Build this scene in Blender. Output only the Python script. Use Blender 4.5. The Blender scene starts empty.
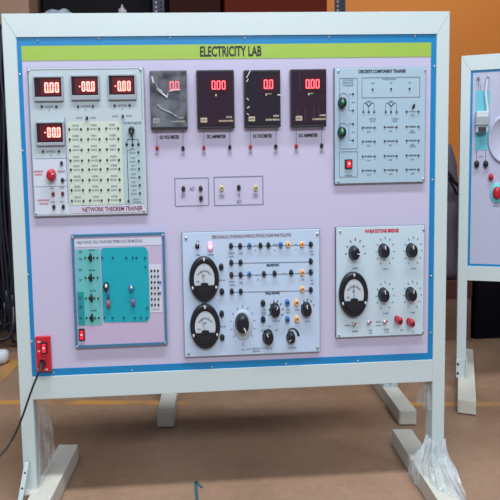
import bpy, bmesh, math, random
from mathutils import Vector, Matrix, noise

random.seed(7)
S = bpy.context.scene
COL = S.collection
PI = math.pi

# ------------------------------------------------------------------ camera
CAM = Vector((-0.17041, -1.44128, 0.1103))
PITCH, YAW, ROLL, FPX, SX, SY = -0.0861, 0.06385, -0.02109, 600.0, -47.956, -37.418
cf = Vector((math.sin(YAW) * math.cos(PITCH), math.cos(YAW) * math.cos(PITCH), math.sin(PITCH)))
_r = Vector((math.cos(YAW), -math.sin(YAW), 0))
_u = _r.cross(cf)
cr = math.cos(ROLL) * _r + math.sin(ROLL) * _u
cu = -math.sin(ROLL) * _r + math.cos(ROLL) * _u
cd = bpy.data.cameras.new('camera')
cam = bpy.data.objects.new('camera', cd)
COL.objects.link(cam)
M = Matrix.Identity(4)
for i in range(3):
    M[i][0], M[i][1], M[i][2], M[i][3] = cr[i], cu[i], -cf[i], CAM[i]
cam.matrix_world = M
cd.sensor_width = 36.0
cd.lens = FPX / 500 * 36
cd.shift_x, cd.shift_y = -SX / 500, SY / 500
cd.clip_start = 0.02
S.camera = cam


def at(px, py, Y=None, Z=None):
    d = cf + cr * ((px - 250 - SX) / FPX) - cu * ((py - 250 - SY) / FPX)
    t = (Y - CAM.y) / d.y if Y is not None else (Z - CAM.z) / d.z
    return CAM + d * t


# ------------------------------------------------------------------ materials
def lin(c):
    r = []
    for v in c:
        v /= 255.0
        r.append(v / 12.92 if v <= 0.04045 else ((v + 0.055) / 1.055) ** 2.4)
    return tuple(r) + (1.0,)


MATS = {}


def mat(name, rgb, rough=0.5, metal=0.0, vary=0.06, scale=40.0, emit=None, strength=0.0, bump=0.0, coat=0.0):
    if name in MATS:
        return MATS[name]
    m = bpy.data.materials.new(name)
    m.use_nodes = True
    nt = m.node_tree
    b = nt.nodes['Principled BSDF']
    b.inputs['Roughness'].default_value = rough
    b.inputs['Metallic'].default_value = metal
    b.inputs['Coat Weight'].default_value = coat
    c = lin(rgb)
    tc = nt.nodes.new('ShaderNodeTexCoord')
    nz = nt.nodes.new('ShaderNodeTexNoise')
    nz.inputs['Scale'].default_value = scale
    nz.inputs['Detail'].default_value = 4
    nt.links.new(tc.outputs['Object'], nz.inputs['Vector'])
    mx = nt.nodes.new('ShaderNodeMix')
    mx.data_type = 'RGBA'
    mx.inputs[6].default_value = tuple(v * (1 - vary) for v in c[:3]) + (1,)
    mx.inputs[7].default_value = tuple(min(1, v * (1 + vary)) for v in c[:3]) + (1,)
    nt.links.new(nz.outputs['Fac'], mx.inputs[0])
    nt.links.new(mx.outputs[2], b.inputs['Base Color'])
    if bump:
        bp = nt.nodes.new('ShaderNodeBump')
        bp.inputs['Strength'].default_value = bump
        bp.inputs['Distance'].default_value = 0.01
        nt.links.new(nz.outputs['Fac'], bp.inputs['Height'])
        nt.links.new(bp.outputs['Normal'], b.inputs['Normal'])
    if emit:
        b.inputs['Emission Color'].default_value = tuple(emit) + (1,)
        b.inputs['Emission Strength'].default_value = strength
    MATS[name] = m
    return m


def film_mat(name, clear, rgb, rough):
    m = bpy.data.materials.new(name)
    m.use_nodes = True
    nt = m.node_tree
    b = nt.nodes['Principled BSDF']
    b.inputs['Base Color'].default_value = lin(rgb)
    b.inputs['Roughness'].default_value = rough
    b.inputs['Specular IOR Level'].default_value = 0.9
    tr = nt.nodes.new('ShaderNodeBsdfTransparent')
    mx = nt.nodes.new('ShaderNodeMixShader')
    tc = nt.nodes.new('ShaderNodeTexCoord')
    nz = nt.nodes.new('ShaderNodeTexNoise')
    nz.inputs['Scale'].default_value = 28
    nz.inputs['Detail'].default_value = 6
    nt.links.new(tc.outputs['Object'], nz.inputs['Vector'])
    mr = nt.nodes.new('ShaderNodeMapRange')
    mr.inputs[1].default_value = 0.35
    mr.inputs[2].default_value = 0.65
    mr.inputs[3].default_value = min(1, clear + 0.1)
    mr.inputs[4].default_value = max(0, clear - 0.18)
    nt.links.new(nz.outputs['Fac'], mr.inputs[0])
    sub = nt.nodes.new('ShaderNodeMath')
    sub.operation = 'SUBTRACT'
    sub.inputs[0].default_value = 1.0
    nt.links.new(mr.outputs[0], sub.inputs[1])
    nt.links.new(sub.outputs[0], mx.inputs[0])
    nt.links.new(tr.outputs[0], mx.inputs[1])
    nt.links.new(b.outputs[0], mx.inputs[2])
    nt.links.new(mx.outputs[0], nt.nodes['Material Output'].inputs['Surface'])
    MATS[name] = m
    return m


white = mat('white_painted_steel', (192, 208, 212), 0.4, vary=0.03, scale=14)
footp = mat('foot_paint', (198, 199, 190), 0.5, vary=0.08, scale=18)
boardm = mat('lavender_board', (190, 187, 216), 0.3, vary=0.015, scale=6)
bluem = mat('blue_border', (14, 126, 186), 0.35, vary=0.03)
greenm = mat('green_strip', (150, 184, 74), 0.4, vary=0.02)
ink = mat('dark_ink', (24, 30, 34), 0.5)
softink = mat('grey_print', (114, 122, 142), 0.5)
maroon = mat('maroon_ink', (120, 26, 60), 0.5)
redink = mat('red_ink', (190, 46, 70), 0.5)
whiteink = mat('white_ink', (226, 228, 232), 0.5)
cream = mat('cream_print', (196, 186, 158), 0.5)
steel = mat('screw_steel', (186, 196, 204), 0.3, metal=0.6)
black = mat('black_plastic', (22, 27, 36), 0.32, vary=0.08)
softblack = mat('charcoal_plastic', (44, 50, 60), 0.4)
redp = mat('red_plastic', (178, 26, 46), 0.3)
dkred = mat('dark_red_plastic', (120, 40, 52), 0.35)
bluep = mat('blue_plastic', (58, 112, 164), 0.35)
orangep = mat('orange_plastic', (238, 176, 106), 0.35)
yellowp = mat('yellow_plastic', (196, 190, 110), 0.4)
greenp = mat('green_plastic', (24, 120, 74), 0.25)


# ------------------------------------------------------------------ mesh helpers
ORG = {}          # where each object's origin sits, in the coordinates it was built in


class MB:
    def __init__(self):
        self.bm = bmesh.new()
        self.mats = []

    def mi(self, m):
        if m not in self.mats:
            self.mats.append(m)
        return self.mats.index(m)

    def box(self, x0, x1, y0, y1, z0, z1, m, bev=0.0):
        b = bmesh.new()
        bmesh.ops.create_cube(b, size=1.0)
        for v in b.verts:
            v.co = Vector(((x0 + x1) / 2 + v.co.x * (x1 - x0), (y0 + y1) / 2 + v.co.y * (y1 - y0),
                           (z0 + z1) / 2 + v.co.z * (z1 - z0)))
        if bev:
            bmesh.ops.bevel(b, geom=b.edges[:], offset=bev, segments=2, affect='EDGES', profile=0.6)
        self.take(b, m)
        return self

    def take(self, b, m, smooth=False):
        i = self.mi(m)
        mp = {}
        for v in b.verts:
            mp[v] = self.bm.verts.new(v.co)
        for f in b.faces:
            try:
                nf = self.bm.faces.new([mp[v] for v in f.verts])
                nf.material_index = i
                nf.smooth = smooth
            except ValueError:
                pass
        b.free()

    def lathe(self, cx, cy, cz, prof, m, sx=0.66, seg=28, smooth=True):
        """revolve (radius, distance towards the viewer) about an axis along -Y; sx flattens sideways"""
        b = bmesh.new()
        rings = []
        for r, d in prof:
            if r <= 1e-6:
                rings.append([b.verts.new((cx, cy - d, cz))])
            else:
                rings.append([b.verts.new((cx + sx * r * math.cos(2 * PI * k / seg), cy - d,
                                           cz + r * math.sin(2 * PI * k / seg))) for k in range(seg)])
        for a, c in zip(rings, rings[1:]):
            for k in range(seg):
                k2 = (k + 1) % seg
                if len(a) == 1 and len(c) == 1:
                    continue
                if len(c) == 1:
                    b.faces.new((a[k], a[k2], c[0]))
                elif len(a) == 1:
                    b.faces.new((a[0], c[k2], c[k]))
                else:
                    b.faces.new((a[k], a[k2], c[k2], c[k]))
        bmesh.ops.recalc_face_normals(b, faces=b.faces[:])
        self.take(b, m, smooth)
        return self

    def prism(self, pts, y0, y1, m):
        """pts in (x, z), extruded from y0 to y1"""
        b = bmesh.new()
        f = [b.verts.new((x, y0, z)) for x, z in pts]
        g = [b.verts.new((x, y1, z)) for x, z in pts]
        n = len(pts)
        b.faces.new(f)
        b.faces.new(g[::-1])
        for k in range(n):
            b.faces.new((f[k], g[k], g[(k + 1) % n], f[(k + 1) % n]))
        bmesh.ops.recalc_face_normals(b, faces=b.faces[:])
        self.take(b, m)
        return self

    def bar(self, a, c, w, y0, y1, m):
        """straight printed line or bar from a to c (x, z)"""
        a, c = Vector(a), Vector(c)
        d = (c - a)
        n = Vector((-d.y, d.x)).normalized() * (w / 2)
        return self.prism([a + n, a - n, c - n, c + n], y0, y1, m)

    def frame(self, x0, x1, z0, z1, w, y0, y1, m):
        self.box(x0, x1, y0, y1, z1 - w, z1, m)
        self.box(x0, x1, y0, y1, z0, z0 + w, m)
        self.box(x0, x0 + w, y0, y1, z0 + w, z1 - w, m)
        self.box(x1 - w, x1, y0, y1, z0 + w, z1 - w, m)
        return self

    def tube(self, pts, r, m, seg=8):
        pts = [Vector(p) for p in pts]
        b = bmesh.new()
        rings = []
        for i, p in enumerate(pts):
            t = (pts[min(i + 1, len(pts) - 1)] - pts[max(i - 1, 0)]).normalized()
            s = t.cross(Vector((0, 1, 0)))
            if s.length < 1e-3:
                s = t.cross(Vector((1, 0, 0)))
            s.normalize()
            q = s.cross(t)
            rr = r[i] if isinstance(r, (list, tuple)) else r
            rings.append([b.verts.new(p + rr * (math.cos(2 * PI * k / seg) * s + math.sin(2 * PI * k / seg) * q)) for k in range(seg)])
        for a, c in zip(rings, rings[1:]):
            for k in range(seg):
                b.faces.new((a[k], a[(k + 1) % seg], c[(k + 1) % seg], c[k]))
        b.faces.new(rings[0][::-1])
        b.faces.new(rings[-1])
        bmesh.ops.recalc_face_normals(b, faces=b.faces[:])
        self.take(b, m, True)
        return self

    def build(self, name, parent=None, origin=None):
        if origin is None:
            xs = [v.co for v in self.bm.verts]
            lo = Vector([min(c[i] for c in xs) for i in range(3)])
            hi = Vector([max(c[i] for c in xs) for i in range(3)])
            origin = (lo + hi) / 2
        origin = Vector(origin)
        for v in self.bm.verts:
            v.co -= origin
        me = bpy.data.meshes.new(name)
        self.bm.to_mesh(me)
        self.bm.free()
        for m in self.mats:
            me.materials.append(m)
        return link(name, me, parent, origin)


def link(name, data, parent, origin):
    o = bpy.data.objects.new(name, data)
    COL.objects.link(o)
    ORG[o] = Vector(origin)
    if parent:
        o.parent = parent
        o.location = ORG[o] - ORG[parent]
    else:
        o.location = origin
    return o


def thing(name, label, cat, loc, group=None, rz=0.0, local=False):
    o = bpy.data.objects.new(name, None)
    COL.objects.link(o)
    o.empty_display_size = 0.05
    o.location = loc
    o.rotation_euler = (0, 0, rz)
    ORG[o] = Vector((0, 0, 0)) if local else Vector(loc)
    return tag(o, label, cat, group)


def tag(o, label, cat, group=None):
    o['label'] = label
    o['category'] = cat
    if group:
        o['group'] = group
    return o


def structure(o):
    o['kind'] = 'structure'
    return o


TEXT = {}


def text_mesh(s, bold):
    if (s, bold) in TEXT:
        return TEXT[(s, bold)]
    c = bpy.data.curves.new('lettering', 'FONT')
    c.body = s
    c.offset = bold
    c.resolution_u = 3
    o = bpy.data.objects.new('lettering', c)
    COL.objects.link(o)
    dg = bpy.context.evaluated_depsgraph_get()
    me = bpy.data.meshes.new_from_object(o.evaluated_get(dg))
    bpy.data.objects.remove(o)
    bpy.data.curves.remove(c)
    vs = [v.co.copy() for v in me.vertices]
    fs = [tuple(p.vertices) for p in me.polygons]
    bpy.data.meshes.remove(me)
    x0, x1 = min(v.x for v in vs), max(v.x for v in vs)
    y0, y1 = min(v.y for v in vs), max(v.y for v in vs)
    r = ([((v.x - x0) / (x1 - x0) - .5, (v.y - y0) / (y1 - y0) - .5) for v in vs], fs)
    TEXT[(s, bold)] = r
    return r


def add_text(mb, s, cx, cz, w, h, y, m, bold=0.02):
    vs, fs = text_mesh(s, bold)
    b = bmesh.new()
    vv = [b.verts.new((cx + x * w, y, cz + z * h)) for x, z in vs]
    for f in fs:
        try:
            b.faces.new([vv[i] for i in f])
        except ValueError:
            pass
    for f in b.faces:
        f.normal_update()
    if sum(f.normal.y * f.calc_area() for f in b.faces) > 0:
        bmesh.ops.reverse_faces(b, faces=b.faces[:])
    ex = bmesh.ops.extrude_face_region(b, geom=b.faces[:])
    for e in ex['geom']:
        if isinstance(e, bmesh.types.BMVert):
            e.co.y -= 0.0005
    mb.take(b, m)


def add_marks(mb, cx, cz, w, h, y, m):
    """a short line of print too small to read: uneven upright strokes"""
    x = cx - w / 2
    while x < cx + w / 2:
        sw = K * random.uniform(.35, .6)
        hh = h * random.uniform(.6, 1)
        mb.box(x, min(x + sw, cx + w / 2 + sw), y - 0.0004, y, cz - hh / 2, cz + hh / 2, m)
        x += sw + K * random.uniform(.25, .5)


# ------------------------------------------------------------------ the lab stand
YB = 0.004                # front of the lavender board
YM = -0.005               # front of a module's face plate
K = 0.00237               # one pixel of the photograph on the board, in metres
FLOOR = -0.74


def P(px, py, Y=YB):
    p = at(px, py, Y=Y)
    return p.x, p.z


def rect(tl, tr, br, bl, Y=YB):
    a, b, c, d = P(*tl, Y), P(*tr, Y), P(*br, Y), P(*bl, Y)
    return (a[0] + d[0]) / 2, (b[0] + c[0]) / 2, (c[1] + d[1]) / 2, (a[1] + b[1]) / 2


OX, OZ = 0.5, 0.40426      # half size of the opening
BX, TZ = 0.032, 0.053      # width of posts and rails

stand = thing('lab_stand', 'large white steel lab stand carrying the lavender ELECTRICITY LAB board', 'lab stand', (0, 0.02, FLOOR),
              'white lab stands')


def frame_parts(parent, ox, ot, ob, bx, tz, depth, foot_top, seam=0.0009, post_bottom=None):
    """mitred frame round an opening (half width ox, top ot, bottom ob) whose posts run on down to the feet"""
    pb = foot_top
    g = seam / 2
    for s in (-1, 1):
        pts = [(s * (ox + bx), pb), (s * (ox + bx), ot + tz - g), (s * ox, ot - g), (s * ox, pb)]
        m = MB().prism(pts, 0, depth, white)
        bmesh.ops.bevel(m.bm, geom=[e for e in m.bm.edges if abs(e.verts[0].co.x - e.verts[1].co.x) < 1e-6 and e.calc_length() > 0.3],
                        offset=0.0015, segments=1, affect='EDGES')
        m.build('post', parent)
    MB().prism([(-ox - bx + g, ot + tz), (ox + bx - g, ot + tz), (ox - g, ot), (-ox + g, ot)], 0, depth, white).build('top_rail', parent)
    MB().box(-ox, ox, 0.001, depth, ob - tz - .004, ob, white, 0.0012).build('bottom_rail', parent)


frame_parts(stand, OX, OZ, -OZ, BX, TZ, 0.042, FLOOR + .05)
# the fine dark seams of the mitres are real gaps; a dark strip of the inner frame shows through them
sm = MB()
for s in (-1, 1):
    sm.bar((s * (OX + BX - .001), OZ + TZ - .001), (s * OX, OZ), 0.003, 0.004, 0.03, softblack)
sm.build('mitre_joint', stand)


def foot(parent, x0, x1, y0, y1, z0, h, name='foot', toe=0.0):
    """square tube laid on the floor, turned by toe about the point under its post"""
    f = MB().box(x0, x1, y0, y1, z0 + .003, z0 + h, footp, 0.0015).build(name, parent)
    for y in (y0, y1):
        MB().box(x0 + .004, x1 - .004, y - .0015 if y == y0 else y, y if y == y0 else y + .0015, z0 + .006, z0 + h - .004, footp).build('end_cap', f)
    for y in (y0 + .03, y1 - .03):
        MB().box(x0 + .01, x1 - .01, y - .012, y + .012, z0, z0 + .004, black).build('pad', f)
    ct_ = Vector(((x0 + x1) / 2, 0, ORG[f].z))
    f.rotation_euler.z = toe
    f.location = ct_ + Matrix.Rotation(toe, 3, 'Z') @ (ORG[f] - ct_) - ORG[parent]
    return f


TOE = math.radians(-5.5)
foot(stand, -0.511, -0.455, -0.25, 0.236, FLOOR, .05, toe=TOE)
foot(stand, 0.463, 0.519, -0.25, 0.226, FLOOR, .05, toe=TOE)
for s in (-1, 1):
    MB().box(s * .51 - .018, s * .51 + .018, -.02, .062, FLOOR + .048, FLOOR + .052, footp).build('base_plate', stand)

# slotted angle brace at the outer side of the left post
br = MB()
p0, p1 = at(29, 463, Y=-.012), at(20, 515, Y=-.05)
d = (p1 - p0)
n = Vector((d.z, 0, -d.x)).normalized()
for k, (w0, w1) in enumerate(((0, .011),)):
    a0, a1, b0, b1 = p0 + n * w0, p0 + n * w1, p1 + n * w0, p1 + n * w1
    b = bmesh.new()
    vs = [b.verts.new(v) for v in (a0, a1, b1, b0)]
    vs2 = [b.verts.new(v + Vector((0, .003, 0))) for v in (a0, a1, b1, b0)]
    b.faces.new(vs); b.faces.new(vs2[::-1])
    for i in range(4):
        b.faces.new((vs[i], vs2[i], vs2[(i + 1) % 4], vs[(i + 1) % 4]))
    vs = [b.verts.new(v) for v in (a0, a0 + Vector((0, .014, 0)), b0 + Vector((0, .014, 0)), b0)]
    b.faces.new(vs)
    bmesh.ops.recalc_face_normals(b, faces=b.faces[:])
    br.take(b, white)
for t in (.2, .5, .8):
    c = p0 + d * t + n * .0055
    br.lathe(c.x, c.y + .0005, c.z, [(.0026, 0), (.0026, .0012), (0, .0012)], softblack, 1, 12)
br.build('brace', stand)

# the board
board = MB().box(-OX - .004, OX + .004, YB, YB + .018, -OZ - .004, OZ + .004, boardm).build('board', stand)
gx0, gx1, gz0, gz1 = rect((22, 46), (430.5, 42.5), (430, 56), (23, 61.6))
_, _, bz, _ = rect((22, 46), (430.5, 42.5), (427, 352.5), (39, 369.5))
lbx0, lbx1 = gx0 - .002, gx1 + .002
bb = MB()
bb.box(-OX, OX, YB - .0008, YB + .001, gz1, OZ, bluem)
bb.box(-OX, OX, YB - .0008, YB + .001, -OZ, bz, bluem)
bb.box(-OX, lbx0, YB - .0008, YB + .001, bz, gz1, bluem)
bb.box(lbx1, OX, YB - .0008, YB + .001, bz, gz1, bluem)
bb.build('border', board)
MB().box(lbx0, lbx1, YB - .0008, YB + .001, gz0, gz1, greenm).build('header_strip', board)
t = MB()
cx, cz = P(230.8, 51.3)
add_text(t, 'ELECTRICITY LAB', cx, cz, 62 * K, 10.4 * K, YB - .0008, ink, .03)
t.build('lettering', board)

SCREWS = [(38, 41), (99, 39.2), (170, 38.6), (244.8, 38.6), (329, 37.4), (414.7, 36.6), (20, 74.6), (22.8, 151), (28.3, 275), (31.8, 342),
          (434, 66.6), (432.2, 180), (431, 276), (430.4, 333), (54, 373), (132, 370.5), (212, 367.2), (286, 364), (358, 361)]
CACHE = {}


def cached(key, parent, name, pos, maker):
    """link another object that shares one mesh per kind"""
    if key not in CACHE:
        mb = maker()
        o = mb.build(name, parent, (0, 0, 0))
        CACHE[key] = o.data
        ORG[o] = Vector(pos)
        o.location = ORG[o] - ORG[parent]
        return o
    return link(name, CACHE[key], parent, pos)


def screw(parent, px, py, y, r=1.6):
    x, z = P(px, py)
    def mk():
        m = MB().lathe(0, 0.001, 0, [(r * K, 0), (r * K, .0016), (r * K * .7, .0028), (0, .003)], steel, .7, 14)
        m.box(-r * K * .5, r * K * .5, -.0023, -.0015, -.0005, .0005, softblack)
        return m
    return cached(('screw', r), parent, 'screw', (x, y, z), mk)


for q in SCREWS:
    screw(board, *q, YB - .0008, 1.35)

SOCK = {'black': black, 'red': redp, 'dark_red': dkred, 'blue': bluep, 'orange': orangep, 'yellow': yellowp, 'charcoal': softblack}


def socket(parent, px, py, y, colour, ry=2.9, name='socket', sx=.66):
    """a raised banana socket: collar, barrel and hole"""
    x, z = P(px, py, y - .002)
    r = ry * K
    m = SOCK[colour]
    hole = mat('socket_hole', (110, 58, 30), .6) if colour == 'orange' else black
    def mk():
        b = MB().lathe(0, .0005, 0, [(r, 0), (r, .003), (r * .82, .0045), (r * .82, .008), (r * .7, .009), (r * .42, .009), (r * .42, .0075), (0, .0075)], m, sx, 18)
        b.lathe(0, -.0072, 0, [(r * .4, 0), (r * .36, .0012), (0, .0012)], hole, sx, 12)
        return b
    return cached(('sock', colour, ry, sx), parent, name, (x, y, z), mk)


def pin(parent, px, py, y, m=softblack, r=1.3, name='socket', sx=.75):
    x, z = P(px, py)
    def mk():
        return MB().lathe(0, .0005, 0, [(r * K, 0), (r * K, .002), (r * K * .7, .0034), (0, .0034)], m, sx, 12)
    return cached(('pin', m.name, r, sx), parent, name, (x, y, z), mk)


# sockets fixed straight to the board, below the meters and in the two outlined boxes
meters_px = [  # x0, x1, y0, y1, digits, digit box, reading name, socket pixels
    (150.2, 187.2, 70.4, 129.2, '0.0', (169.8, 179.6, 81.2, 90), (157, 148), (183, 148.4)),
    (197, 234.4, 69.8, 128.6, '0.00', (211.8, 226, 80.6, 89.4), (203.8, 147.8), (229.8, 147.2)),
    (244.4, 280.6, 69.8, 127.4, '0.0', (264, 273.6, 79.6, 88.8), (250.4, 147), (275.8, 146.6)),
    (291, 326.6, 69, 126.8, '0.00', (306, 320, 79.2, 88.4), (296.2, 146.2), (321.6, 145.6)),
]
for i, (x0, x1, y0, y1, dg, db, r_, b_) in enumerate(meters_px):
    pr = MB()
    socket(board, *r_, YB, 'red', 2.5)
    socket(board, *b_, YB, 'black', 2.6)
    for q in (r_, b_):
        a = P(q[0] + .1, y1 - 1); c = P(*q)
        pr.bar(a, (c[0], c[1]), .0011, YB - .0006, YB, softink)
    cx, cz = P((r_[0] + b_[0]) / 2 - .5, 137.2 - i * .6)
    add_text(pr, 'DC VOLTMETER' if i % 2 == 0 else 'DC AMPMETER', cx, cz, 19.4 * K, 3.7 * K, YB - .0002, ink, .045)
    for q, s in ((r_, '(+)'), (b_, '(-)')):
        cx, cz = P(q[0], q[1] + 6.2)
        add_text(pr, s, cx, cz, 3.2 * K, 4.4 * K, YB - .0002, softink, .02)
    pr.build('meter_caption', board)
for (x0, x1, y0, y1) in ((174.6, 209, 177.6, 206.2), (213.8, 263.3, 176.2, 205.4)):
    ax0, ax1, az0, az1 = rect((x0, y0 + .3), (x1, y0 - .3), (x1, y1 - .3), (x0, y1 + .3))
    pr = MB()
    pr.frame(ax0, ax1, az0, az1, .0021, YB - .0006, YB, softink)
    pr.build('terminal_outline', board)
for q in ((183.4, 189), (200.6, 188.6), (201, 198.4), (238.8, 187.6)):
    socket(board, *q, YB, 'black', 3.0)
for q in ((221.6, 188.4), (255.7, 188)):
    socket(board, *q, YB, 'yellow', 3.0)
for s, x, y, w in (('2V', 183.4, 195.6, 4.2), ('ACV', 192.2, 188.8, 5.4), ('12V', 222, 196.6, 5), ('0', 239, 195.4, 1.6), ('ACV', 239, 201.6, 5.6), ('12V', 255.8, 195.8, 5)):
    cx, cz = P(x, y)
    pr = MB()
    add_text(pr, s, cx, cz, w * K, 4.0 * K, YB - .0002, softink, .03)
    pr.build('terminal_caption', board)

# ------------------------------------------------------------------ seven segment digits
SEG = {'0': 'abcdef', '-': 'g'}
led_white = mat('bright_red_led', (90, 20, 20), .5, emit=(3.6, .95, .8), strength=1.0)
led_pink = mat('red_led', (90, 10, 20), .5, emit=(3.2, .26, .33), strength=1.0)
window_red = mat('red_filter_window', (84, 7, 22), .3, coat=.3)
window_dark = mat('dark_filter_window', (46, 20, 34), .22, coat=.4)


def digits(mb, s, x0, x1, z0, z1, y, m, thick, w=.0021):
    """seven-segment reading filling the box"""
    n = sum(1 for c in s if c != '.')
    adv = (x1 - x0) / (n - .18)
    dw = adv * .72
    x = x0
    for c in s:
        if c == '.':
            mb.box(x - adv * .28 + w * .1, x - adv * .28 + w * .9, y - thick, y, z0 - w * .1, z0 + w * .9, m)
            continue
        zm = (z0 + z1) / 2
        for g in SEG[c]:
            h = w / 2
            if g == 'a': mb.box(x + h, x + dw - h, y - thick, y, z1 - w, z1, m)
            if g == 'd': mb.box(x + h, x + dw - h, y - thick, y, z0, z0 + w, m)
            if g == 'g': mb.box(x + adv * .3 + h, x + dw - h * .4, y - thick, y, zm - h, zm + h, m)
            if g == 'f': mb.box(x, x + w, y - thick, y, zm + .0005, z1 - h, m)
            if g == 'e': mb.box(x, x + w, y - thick, y, z0 + h, zm - .0005, m)
            if g == 'b': mb.box(x + dw - w, x + dw, y - thick, y, zm + .0005, z1 - h, m)
            if g == 'c': mb.box(x + dw - w, x + dw, y - thick, y, z0 + h, zm - .0005, m)
        x += adv


# ------------------------------------------------------------------ digital panel meters on the board
meter_names = [
    'black digital meter under crinkled clear film, leftmost of four, above first DC VOLTMETER caption',
    'black digital ammeter reading 0.00, second of four from the left on the board',
    'black digital voltmeter reading 0.0, third of four, with film peeling at its left edge',
    'black digital ammeter reading 0.00, rightmost of four, beside the discrete component module',
]
case_a = mat('meter_case', (34, 30, 40), .35)
case_b = mat('meter_front_plum', (47, 30, 46), .16, coat=.25)
case_c = mat('meter_front_black', (38, 32, 44), .16, coat=.25)
film_grey = film_mat('grey_protective_film', .86, (150, 160, 172), .3)
film_crease_glint = mat('film_crease_glint', (205, 212, 222), .25)  # pale colour paints the glints along creases in the film
for i, (x0, x1, y0, y1, dg, db, r_, b_) in enumerate(meters_px):
    ax0, ax1, az0, az1 = rect((x0, y0 + .4), (x1, y0 - .4), (x1, y1 - .4), (x0, y1 + .4), -.012)
    root = thing('digital_meter', meter_names[i], 'panel meter', ((ax0 + ax1) / 2, YB, (az0 + az1) / 2), 'digital panel meters')
    cs = MB().box(ax0, ax1, -.012, YB + .001, az0, az1, case_a, .002).build('meter_case', root)
    fr = MB().box(ax0 + .0035, ax1 - .0035, -.0135, -.011, az0 + .0075, az1 - .004, case_b if i in (1, 3) else case_c, .001).build('front_panel', root)
    dx0, dx1, dz0, dz1 = rect((db[0], db[2]), (db[1], db[2]), (db[1], db[3]), (db[0], db[3]), -.017)
    if i == 0:
        wx0, wx1, wz0, wz1 = rect((160, 80), (181, 80), (181, 91.5), (160, 91.5))
    else:
        wx0, wx1, wz0, wz1 = dx0 - .012, dx1 + .012, dz0 - .010, dz1 + .008
    ds = MB().box(wx0, wx1, -.0142, -.013, wz0, wz1, window_dark).build('display', root)
    dm = MB()
    digits(dm, dg, dx0, dx1, dz0, dz1, -.0142, led_pink, .003)
    dm.build('digits', ds)
    pm = MB()
    cx, cz = P(x0 + 6.3, y1 - 8)
    pm.box(cx - 3.2 * K, cx + 3.2 * K, -.0140, -.013, cz - 2.3 * K, cz + 2.3 * K, cream)
    for k in range(4):
        pm.box(cx + (-2.6 + 1.4 * k) * K, cx + (-1.9 + 1.4 * k) * K, -.0143, -.0139, cz - 1.2 * K, cz + 1.2 * K, softblack)
    for (ux, uy, w, h) in ((x1 - 6, y1 - 11, 5.5, 2.2), (x1 - 9.4, y1 - 7.2, 14, 2.2)):
        cx, cz = P(ux, uy)
        add_marks(pm, cx, cz, w * K, h * K, -.0135, cream)
    if i:
        cx, cz = P(db[0] + (3.5 if i == 1 else 1), db[3] + 5.6)
        pm.box(cx - .6 * K, cx + .6 * K, -.0139, -.013, cz - 2 * K, cz + 2 * K, cream)
        if i > 1:
            add_marks(pm, cx + 3 * K, cz + .3 * K, 4 * K, 2.4 * K, -.0135, cream)
    pm.build('printed_marks', root)
    MB().box(ax0 + .006, ax1 - .006, -.0125, -.0115, az0 + .0015, az0 + .0045, softblack).build('release_slot', cs)
    if i == 0:
        fm = MB().box(ax0 + .001, ax1 - .001, -.0186, -.0183, az0 + .005, az1 - .001, film_grey)
        def crease(pts, w):
            for a, c in zip(pts, pts[1:]):
                fm.bar(P(*a), P(*c), w * K, -.0205, -.0183, film_crease_glint)
        crease([(152, 78), (154, 85), (158, 91), (163, 95), (167.5, 98.5)], 1.4)
        crease([(153.5, 84), (157.5, 89.6), (162, 93)], 1.7)
        crease([(167, 98), (168, 94.5)], .7)
        crease([(158, 105.5), (161, 109), (166, 111.5), (172, 114), (177, 117.5)], .55)
        crease([(172, 114), (175, 116.2)], 1.0)
        crease([(168.5, 92.5), (174, 91.2), (180, 91)], .7)
        fm.build('protective_film', root)
    if i == 2:
        fm = MB()
        for pts, w in (([(245.5, 79), (248.5, 73), (249.6, 70.8)], .8), ([(245.3, 83), (247.2, 80)], .7), ([(245.8, 99), (247.8, 101)], .8),
                       ([(246, 109), (248.5, 107)], .8), ([(245.6, 114), (248, 115.5)], .7), ([(276, 95.5), (279.6, 96)], 1)):
            for a, c in zip(pts, pts[1:]):
                fm.bar(P(*a), P(*c), w * K, -.0150, -.0135, film_crease_glint)
        fm.build('protective_film', root)
    if i == 3:
        fm = MB()
        for xx, ya, yb in ((298, 74, 92), (303, 108, 122), (312, 106, 120), (317, 108, 118), (296, 110, 122)):
            fm.bar(P(xx, ya), P(xx + .3, yb), .35 * K, -.0140, -.0135, mat('faint_streak', (86, 66, 84), .3))
        fm.build('protective_film', root)


# ------------------------------------------------------------------ generic module pieces
def module(name, label, corners, face, edge=None, group='trainer modules on the board', rim=.0):
    x0, x1, z0, z1 = rect(*corners, YM)
    root = thing(name, label, 'trainer module', ((x0 + x1) / 2, YB, (z0 + z1) / 2), group)
    m = MB().box(x0, x1, YM, YB + .001, z0, z1, face, .0014)
    if edge:
        m.frame(x0 - .0006, x1 + .0006, z0 - .0006, z1 + .0006, .0016, YM + .0012, YB + .0006, edge)
    fp = m.build('faceplate', root)
    return root, fp, (x0, x1, z0, z1)


def pbox(mb, x0, x1, y0, y1, m, ya=None, yb=None):
    a, b, c, d = rect((x0, y0), (x1, y0), (x1, y1), (x0, y1))
    mb.box(a, b, YM - .0006 if ya is None else ya, YM + .0004 if yb is None else yb, c, d, m)


def pframe(mb, x0, x1, y0, y1, w, m, tilt=0.0):
    a, b, c, d = rect((x0, y0 + tilt), (x1, y0 - tilt), (x1, y1 - tilt), (x0, y1 + tilt))
    mb.frame(a, b, c, d, w * K, YM - .0006, YM + .0002, m)


def ptext(mb, s, px, py, w, h, m, bold=.02):
    cx, cz = P(px, py)
    add_text(mb, s, cx, cz, w * K, h * K, YM - .0001, m, bold)


def title(parent, *a):
    t_ = MB()
    ptext(t_, *a)
    return t_.build('title_lettering', parent)


def pmarks(mb, px, py, w, h, m, y=None):
    cx, cz = P(px, py)
    add_marks(mb, cx, cz, w * K, h * K, YM - .0001 if y is None else y, m)


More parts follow.
